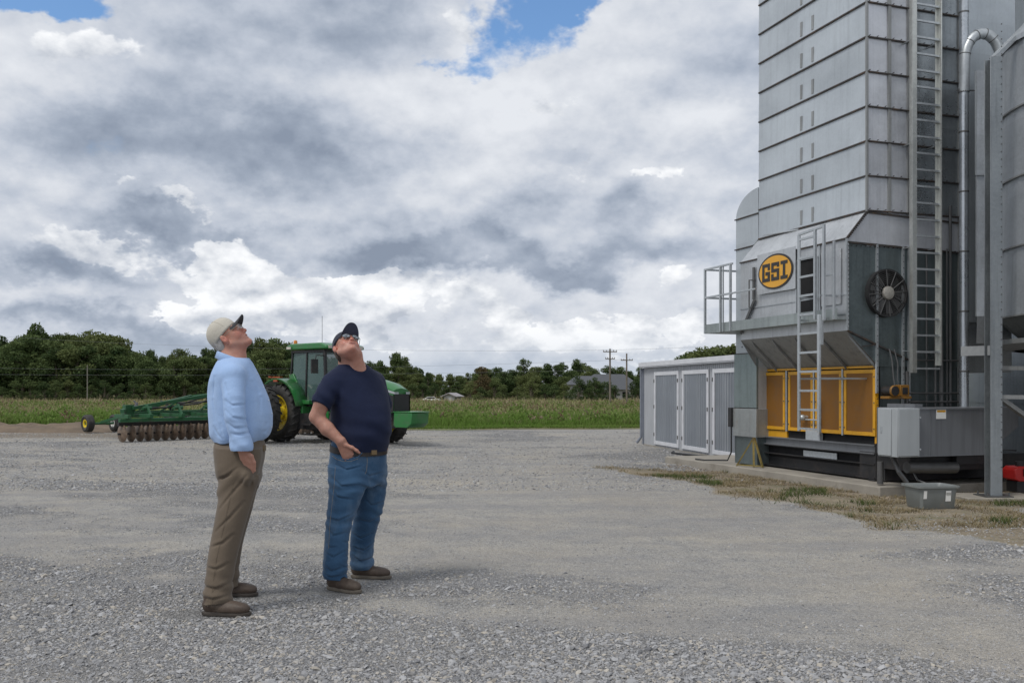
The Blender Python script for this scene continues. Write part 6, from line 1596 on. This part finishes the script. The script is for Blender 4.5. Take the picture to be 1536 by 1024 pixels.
def creases(S, lst, D, depth=.007, wd=.010, ymax=None):
    """each crease: photo pixels of a line; a soft groove with a raised lip above it, on the side towards the yard"""
    LL = []
    for P_ in lst:
        q_ = [P3(x, y, D) for x, y in P_]; LL.append([((a.x, a.z), (b.x, b.z), i/(len(q_)-1), (i+1)/(len(q_)-1)) for i, (a, b) in enumerate(zip(q_, q_[1:]))])
    def fn(X, Y, Z):
        out = 0
        for L_ in LL:
          G_ = 0; U_ = 0
          for (ax, az), (bx, bz), t0, t1 in L_:
            dx, dz = bx-ax, bz-az; l2 = dx*dx+dz*dz; t = np.clip(((X-ax)*dx+(Z-az)*dz)/l2, 0, 1)
            px_, pz_ = X-ax-t*dx, Z-az-t*dz; r2 = px_**2+pz_**2; tt = t0+(t1-t0)*t; am = .35+.65*np.sin(np.pi*np.clip(tt, .02, .98))
            g = np.exp(-r2/wd**2); up = np.exp(-((px_)**2+(pz_-wd*1.9)**2)/(wd*1.5)**2)
            G_ = np.maximum(G_, am*g); U_ = np.maximum(U_, am*up)
          out = out + depth*(G_ - .5*U_)
        return out*(Y < (ymax if ymax else 99))
    S.disp(fn)
creases(T1, [[(372,712),(352,736),(331,762)], [(356,702),(340,714),(326,719)], [(366,752),(346,776),(326,796)], [(352,800),(338,812),(321,818)], [(346,842),(330,850),(314,848)], [(347,872),(332,878),(310,876)], [(386,700),(376,722),(370,748)], [(344,890),(326,893),(308,890)]], 5.64, .009, .0085, 5.80)
# crease of the seat under the buttock, pocket slit
T1.cone(q1(334,717,-.19), q1(352,709,-.24), .006, .003, .012, '-')
pkt = [np.array(q1(361.5,672,-.205)), np.array(q1(366,690,-.22)), np.array(q1(369,702,-.215))]
tr1 = solid_obj(T1, 'trousers', m_khaki, per, smooth=1); del T1
mb = MB()
seamp = []
for (z, x, y, a_, b_) in nearr[2:]: seamp.append(Vector((x-.01, y-b_-.001, z))-per.location)
mb.tube(seamp, .0010, 4); mb.build('side_seam', m_khaki, tr1, smooth=True)
# shirt
S1 = Solid((-2.10, 5.42, .98), (-1.42, 6.28, 1.62), .0045)
rows1 = []
for py, l_, r_, b_ in ((537,330,372,.085),(541,327,376,.13),(548,324,379,.175),(560,319,385,.205),(572,316,390.5,.212),(597,313,401.7,.205),(621,313.5,407.5,.205),(640,315.5,407,.205),(651,317,402,.200),(658,319.5,397,.192),(663,323,391,.178)):
    rows1.append((CH+(HY-py)/F*Yc, ((l_+r_)/2-CX)/F*Yc, Yc, (r_-l_)/2/F*Yc, b_))
S1.loft(rows1, 0, .02)
for g in (-1, 1):
    sh_, el, wr = q1(350,563,g*.165), q1(352,625,g*.245), q1(361,662,g*.235)
    S1.cone(q1(349,556,g*.09), sh_, .075, .078, .03); S1.chain([sh_, q1(351,597,g*.222), el, wr], [.072,.064,.061,.055], .006)
    S1.cone(q1(360,659,g*.232), q1(362.5,668,g*.232), .065, .070, .006)     # turned back cuff
def shf(X, Y, Z):
    fold = fb3(X*10, Y*10, Z*7, 71, 2); arm = np.clip((np.abs(Y-Yc)-.17)/.05, 0, 1)
    d = -.0055*fold*(.7+.3*arm)
    zz = (Z-1.03)
    d = d - .0015*arm*np.sin((Z*1.0+X*.8)*62 + 2.2*np.sin(X*22+Z*9))*np.exp(-((Z-1.16)/.14)**2)     # elbow folds
    d = d - .002*arm*np.sin((Z+X*.9)*70)*np.exp(-((zz)/.05)**2)
    d = d - .003*np.sin((X*1.1-Z*.35)*44 + 1.5*np.sin(Z*16))*(1-arm)*np.exp(-((Z-1.35)/.20)**2)*np.clip((-1.70-X)/.1+.5, 0, 1)
    d = d - .006*np.sin(X*70+2*np.sin(Y*11))*np.exp(-((Z-1.055)/.05)**2)*(1-arm)
    return d
S1.disp(shf)
creases(S1, [[(338,615),(350,626),(368,630)], [(340,634),(352,642),(370,641)], [(336,600),(348,608),(362,607)], [(346,650),(358,652),(372,649)], [(334,575),(340,592),(342,606)]], 5.55, .006, .007, 5.64)
creases(S1, [[(379,556),(387,585),(392,612)], [(372,572),(383,596),(386,625)], [(321,565),(318,600),(322,632)], [(318,640),(326,652),(334,658)], [(330,636),(333,650),(337,662)], [(390,648),(398,640),(404,628)], [(384,660),(388,648),(392,636)]], 5.66, .006, .008, 5.80)
shirt = solid_obj(S1, 'shirt', m_shirt, per, smooth=1); del S1
# collar, slanting down to the front
mb = MB(); L = per.location
def cr(px, py, a, b_, tx): p = q1(px, py)-L; return (p.x, p.y, p.z, a, b_, tx)
ring(mb, [cr(350.5,545,.112,.108,-.34), cr(350,534.5,.098,.090,-.34), cr(349.5,533.5,.092,.084,-.34), cr(350.5,541,.100,.090,-.34)])
mb.build('collar', m_shirt, shirt, smooth=True, solid=.003)
mb = MB(); 
for py in (560,580,600,620,640):
    xx = np.interp(py, [537,548,560,572,597,621,640,651], [372,379,385,390.5,401.7,407.5,407,401.5]); p = q1(xx+.6, py)-L; mb.ell(p, (.002,.0045,.0045), None, 8, 5)
mb.build('buttons', m_white, shirt)
mb = MB(); zb_ = q1(0,665).z
r_ = [(q1(359,667)-L)]
ring(mb, [((q1(360,670)-L).x, 0, (q1(0,672)-L).z, .1500, .180, -.12), ((q1(360,670)-L).x, 0, (q1(0,663)-L).z, .1500, .178, -.12), ((q1(358.7,670)-L).x, 0, (q1(0,663)-L).z, .147, .175, -.10)])
blt = mb.build('belt', m_belt, per, smooth=True, angle=50)
mb = MB(); mb.bb((q1(395.5,0)-L).x-.002, (q1(395.5,0)-L).x+.008, -.03, .03, (q1(0,675)-L).z-.004, (q1(0,667)-L).z); mb.build('buckle', m_buck, blt, bevel=.002)
add_cap(per, C1, f1, u1, s1, math.radians(17), m_capb, m_capd, m_capd, blen=.074, bt=-.02, droop=.030, rc=(-.006,.004), rad=(.101,.086,.104))
add_glasses(per, C1, f1, u1, s1, False); add_hair(per, C1, f1, u1, s1, m_ghair, low=-.135, fr=-.018)
add_shoe(per, ((303-CX)/F*5.60, 5.60, 0), (1,-.06,0), .298, m_sole); add_shoe(per, ((386-CX)/F*6.13-.29, 6.13, 0), (1,-.02,0), .295, m_sole)

# ================================================================== the man in the navy T-shirt
Ym = 6.5
def q2(px, py, D_=6.5): return P3(px, py, D_)
pe2 = thing('person', 'heavy man in navy T-shirt, blue jeans and navy cap, looking up with hands in pockets', 'person', (-1.07, Ym, 0))
yb = math.radians(-48); fb_ = Vector((math.cos(yb), math.sin(yb), 0)); sb_ = Vector((fb_.y, -fb_.x, 0))
f2, u2, s2 = frame_head(math.radians(-55), math.radians(44), math.radians(-9)); C2 = q2(518.5, 519.6, 6.45)
B = Solid((-1.47, 6.0, -.01), (-.72, 7.0, 1.90), .0045)
add_head(B, C2, f2, u2, s2, .0022, 1.15)
B.chain([q2(524,528,6.47), q2(528,545,6.49), q2(531,562,6.5)], [.070,.073,.085], .03); B.cone(q2(533,532,6.42), q2(535,552,6.44), .046, .050, .04)
B.cone(q2(518,530,6.50), q2(521,552,6.52), .048, .060, .03)
B.chain([q2(533,565), q2(538,600), q2(540,640), q2(538,690)], [.10,.14,.15,.14], .04)
# near (right) arm, bare below the sleeve
shR, elR, wrR = q2(499,577,6.38), q2(475,625,6.33), q2(511,661,6.285)
B.cone(q2(520,566,6.45), shR, .07, .060, .04); B.chain([shR, q2(484,602,6.32), elR], [.058,.054,.049], .02); B.chain([elR, q2(491,643,6.305), wrR], [.048,.047,.031], .015)
kR = np.array(q2(523,683,6.315))
add_hand(B, wrR, wrR, kR, (.85,.1,.35), (.12,.55,-1.0), [np.array(q2(518,667,6.28)), np.array(q2(528,671,6.285)), np.array(q2(535,675.5,6.29)), np.array(q2(539,679,6.30))], curl=.5)
shL, elL, wrL = q2(560,574,6.63), q2(577,628,6.74), q2(577,662,6.62)
B.cone(q2(540,566,6.55), shL, .07, .058, .04); B.chain([shL, elL], [.056,.046], .02); B.chain([elL, wrL], [.044,.031], .015)
add_hand(B, wrL, wrL, np.array(q2(573,680,6.60)), (.6,.5,.2), (-.2,.1,-1), [np.array(q2(575,664,6.58)), np.array(q2(571,671,6.57)), np.array(q2(567,678,6.57))], curl=.4)
rl = [(700,523,6.42,29),(718,522,6.39,29),(735,520.5,6.37,27),(750,517.5,6.36,24.5),(782,509,6.33,20.2),(806,505.2,6.31,18),(841,503,6.29,17.8),(858,502.5,6.30,18.2),(868,502.5,6.30,17.6)]
ll = [(700,553,6.57,26),(718,556,6.58,24.5),(735,557.5,6.60,22.3),(750,556.5,6.61,21),(767,553.5,6.63,20),(787,547.8,6.66,19.8),(806,543.8,6.68,18.2),(836,542.3,6.71,17.0),(846,543.5,6.715,17.6),(853,544,6.72,17)]
def lrow(r_, m=1.0): py, px, D_, hw = r_; p = P3(px, py, D_); return (p.z, p.x, D_, hw/F*D_*m, hw/F*D_*m*.98)
for R_ in (rl, ll):
    rr = [lrow(r_) for r_ in R_]
    B.cone(q2(538,690), (rr[0][1], rr[0][2], rr[0][0]), .11, .085, .03)
    for i in range(len(rr)-1): B.cone((rr[i][1], rr[i][2], rr[i][0]), (rr[i+1][1], rr[i+1][2], rr[i+1][0]), rr[i][3]*(.75-.04*i), rr[i+1][3]*(.71-.04*i), .02)
hR = Vector(((491-CX)/F*6.33, 6.33, 0)); eR = Vector((.87,-.49,0)); hL = Vector(((526.5-CX)/F*6.715, 6.715, 0)); eL = Vector((1,-.12,0))
for h_, e_2 in ((hR, eR), (hL, eL)): B.cone(h_+e_2*.06+Vector((0,0,.12)), h_+e_2*.07+Vector((0,0,.07)), .024, .022, .01); B.cone(h_+e_2*.07+Vector((0,0,.06)), h_+e_2*.17+Vector((0,0,.045)), .02, .016, .01)
solid_obj(B, 'body', m_skin, pe2, smooth=1, attrs=head_attrs(C2, f2, u2, s2)); del B
J = Solid((-1.42, 6.08, .02), (-.74, 6.98, 1.04), .0048)
J.loft([lrow(r_) for r_ in rl], 0, .03); J.loft([lrow(r_) for r_ in ll], 0, .03)
def br(py, cx_, a_, b_, D_=6.5): p = P3(cx_, py, D_); return (p.z, p.x, p.y, a_, b_)
J.ell(q2(524,699,6.36), (.055,.045,.050), None, .03)
J.loft([br(656,538,.165,.190), br(668,538,.175,.198), br(690,537,.178,.205), br(710,537,.17,.20), br(728,539,.15,.17)], yb, .04)
def jf(X, Y, Z):
    low = np.clip((.30-Z)/.22, 0, 1); knee = np.exp(-((Z-.46)/.08)**2); cro = np.exp(-((Z-.70)/.07)**2)
    d = -.0045*fb3(X*11, Y*11, Z*13, 91, 2)*(.6+.7*low+.5*knee)
    d = d - .0045*np.sin(Z*88 + 2.5*np.sin(X*13+Y*9) + 8*X)*low**1.0
    d = d - .0045*np.sin(Z*85 + 14*(X+Y) + 2*np.sin(X*20))*(knee*.9+cro)
    return d
J.disp(jf)
creases(J, [[(503,697),(520,704),(541,700)], [(498,716),(514,728),(541,727)], [(496,733),(508,744),(530,748)], [(531,770),(510,779),(494,776)], [(491,788),(502,801),(520,797)], [(489,808),(497,818),(508,817)], [(519,824),(503,832),(490,826)], [(487,843),(500,853),(518,848)], [(489,858),(500,862),(512,860)]], 6.30, .008, .0070, 6.44)
creases(J, [[(549,744),(560,756),(575,752)], [(575,771),(556,782),(540,778)], [(529,800),(541,807),(557,800)], [(559,817),(545,826),(530,821)], [(527,834),(540,843),(557,839)], [(553,700),(562,709),(577,706)], [(552,722),(563,728),(576,722)]], 6.60, .008, .0070, 6.75)
jn = solid_obj(J, 'jeans', m_denim, pe2, smooth=1); del J
L2 = pe2.location
m_stitch = mat('stitch', (.30,.24,.15), .8)
mb = MB()
fl = lambda px, py, d: q2(px, py, d)-L2
mb.tube([fl(549,676,6.345), fl(551,690,6.335), fl(550,705,6.335), fl(546,715,6.34)], .0011, 4); mb.build('fly_seam', m_stitch, jn, smooth=True)
mb = MB()
mb.tube([P3(px, py, D_)-L2 for px, py, D_ in ((503,700,6.245),(501,730,6.245),(497.5,760,6.247),(494.5,790,6.247),(493,820,6.235),(491.5,845,6.228))], .0010, 4); mb.build('side_seam', m_stitch, jn, smooth=True)
mb = MB()
mb.tube([q2(*p)-L2 for p in ((498,681,6.345),(505,686,6.30),(515,689,6.275),(526,689,6.275),(537,685,6.29),(543,679,6.31))], .0028, 5); mb.build('pocket_edge', m_denim, jn, smooth=True)
mb = MB()
mb.tube([q2(*p)-L2 for p in ((498,683,6.342),(505,688.5,6.296),(515,691.5,6.27),(526,691.5,6.27),(537,687.5,6.286))], .0009, 4); mb.build('pocket_stitch', m_stitch, jn, smooth=True)
# T-shirt
S2 = Solid((-1.52, 6.02, .92), (-.70, 6.98, 1.52), .0045)
S2.loft([br(548,529.5,.088,.095,6.49), br(553,530,.100,.135), br(558,531.5,.115,.18), br(570,534,.135,.205), br(590,538.5,.158,.212), br(610,541,.195,.207), br(630,542.5,.220,.202), br(650,541.5,.224,.200), br(663,540.5,.212,.198), br(672,539.5,.196,.194), br(678,539,.186,.190)], yb, .02)
S2.cone(q2(516,563,6.44), shR, .070, .078, .035); S2.chain([shR, q2(486,597,6.325), q2(482,608,6.315)], [.080,.070,.067], .012)
S2.cone(q2(543,563,6.55), shL, .070, .074, .035); S2.chain([shL, q2(573,606,6.71)], [.076,.070], .03)
def tf(X, Y, Z):
    d = -.004*fb3(X*8, Y*8, Z*7, 55, 2)
    d = d - .005*np.sin((Z*.9+X*.5)*50 + 1.6*np.sin(X*15))*np.exp(-((Z-1.06)/.09)**2)
    d = d - .0045*np.sin((X*1.0+Z*.9)*58)*np.exp(-((Z-1.33)/.09)**2)*np.clip((-1.10-X)/.08, 0, 1)
    return d
S2.disp(tf)
S2.cut(q2(482,608.5,6.315), tuple(np.array(q2(482,608,6.315))-np.array(shR))) if False else None
sleeve_dir = (Vector(q2(482,608,6.315))-shR).normalized()
# open the sleeve end: flatten it just below the hem so the arm comes out of a clean edge
sl, X, Y, Z = S2.blk((-1.52,6.02,1.10), (-1.24,6.5,1.40)); pc_ = Vector(q2(482.5,606.5,6.315))+sleeve_dir*.012
d_ = (X-pc_.x)*sleeve_dir.x+(Y-pc_.y)*sleeve_dir.y+(Z-pc_.z)*sleeve_dir.z
near_ = ((X-pc_.x)**2+(Y-pc_.y)**2+(Z-pc_.z)**2) < .115**2
S2.F[sl] = np.where(near_, np.maximum(S2.F[sl], d_), S2.F[sl]).astype(np.float32)
tee = solid_obj(S2, 't_shirt', m_tee, pe2, smooth=1); del S2
mb = MB(); c_ = q2(530,550.5,6.485)-L2
ring(mb, [(c_.x, c_.y, c_.z-.012, .100, .105, -.20), (c_.x, c_.y, c_.z+.004, .090, .094, -.20), (c_.x, c_.y, c_.z+.005, .086, .090, -.20)], yaw=yb)
mb.build('neckband', m_tee, tee, smooth=True, solid=.004)
mb = MB(); zz = (q2(0,672)-L2).z; c_ = q2(538,676)-L2
ring(mb, [(c_.x, c_.y, zz-.024, .186, .206, -.12), (c_.x, c_.y, zz+.018, .184, .203, -.12), (c_.x, c_.y, zz+.018, .175, .195, -.12)], yaw=yb)
bl2 = mb.build('belt', m_belt, pe2, smooth=True, angle=50)
mb = MB(); bc = Vector((c_.x, c_.y, zz-.023)) + fb_*.188; 
mb.add([bc + sb_*a_ + Vector((0,0,b_)) + fb_*c2 for c2 in (0,.008) for a_, b_ in ((-.022,-.012),(.022,-.012),(.022,.020),(-.022,.020))], [(0,1,2,3),(4,5,6,7),(0,1,5,4),(1,2,6,5),(2,3,7,6),(3,0,4,7)]); mb.build('buckle', m_buck, bl2, bevel=.002)
add_cap(pe2, C2, f2, u2, s2, math.radians(14), m_capn, m_capn, cloth('navy_underbrim', (.05,.055,.085), (.06,.065,.10), .001), blen=.088, bt=.22, droop=.022, rc=(-.004,.004), rad=(.100,.087,.108))
add_glasses(pe2, C2, f2, u2, s2, True); add_hair(pe2, C2, f2, u2, s2, m_bhair, low=-.075, fr=-.02, nape=.05)
add_shoe(pe2, hR, eR, .285, m_sole2); add_shoe(pe2, hL, eL, .295, m_sole2)
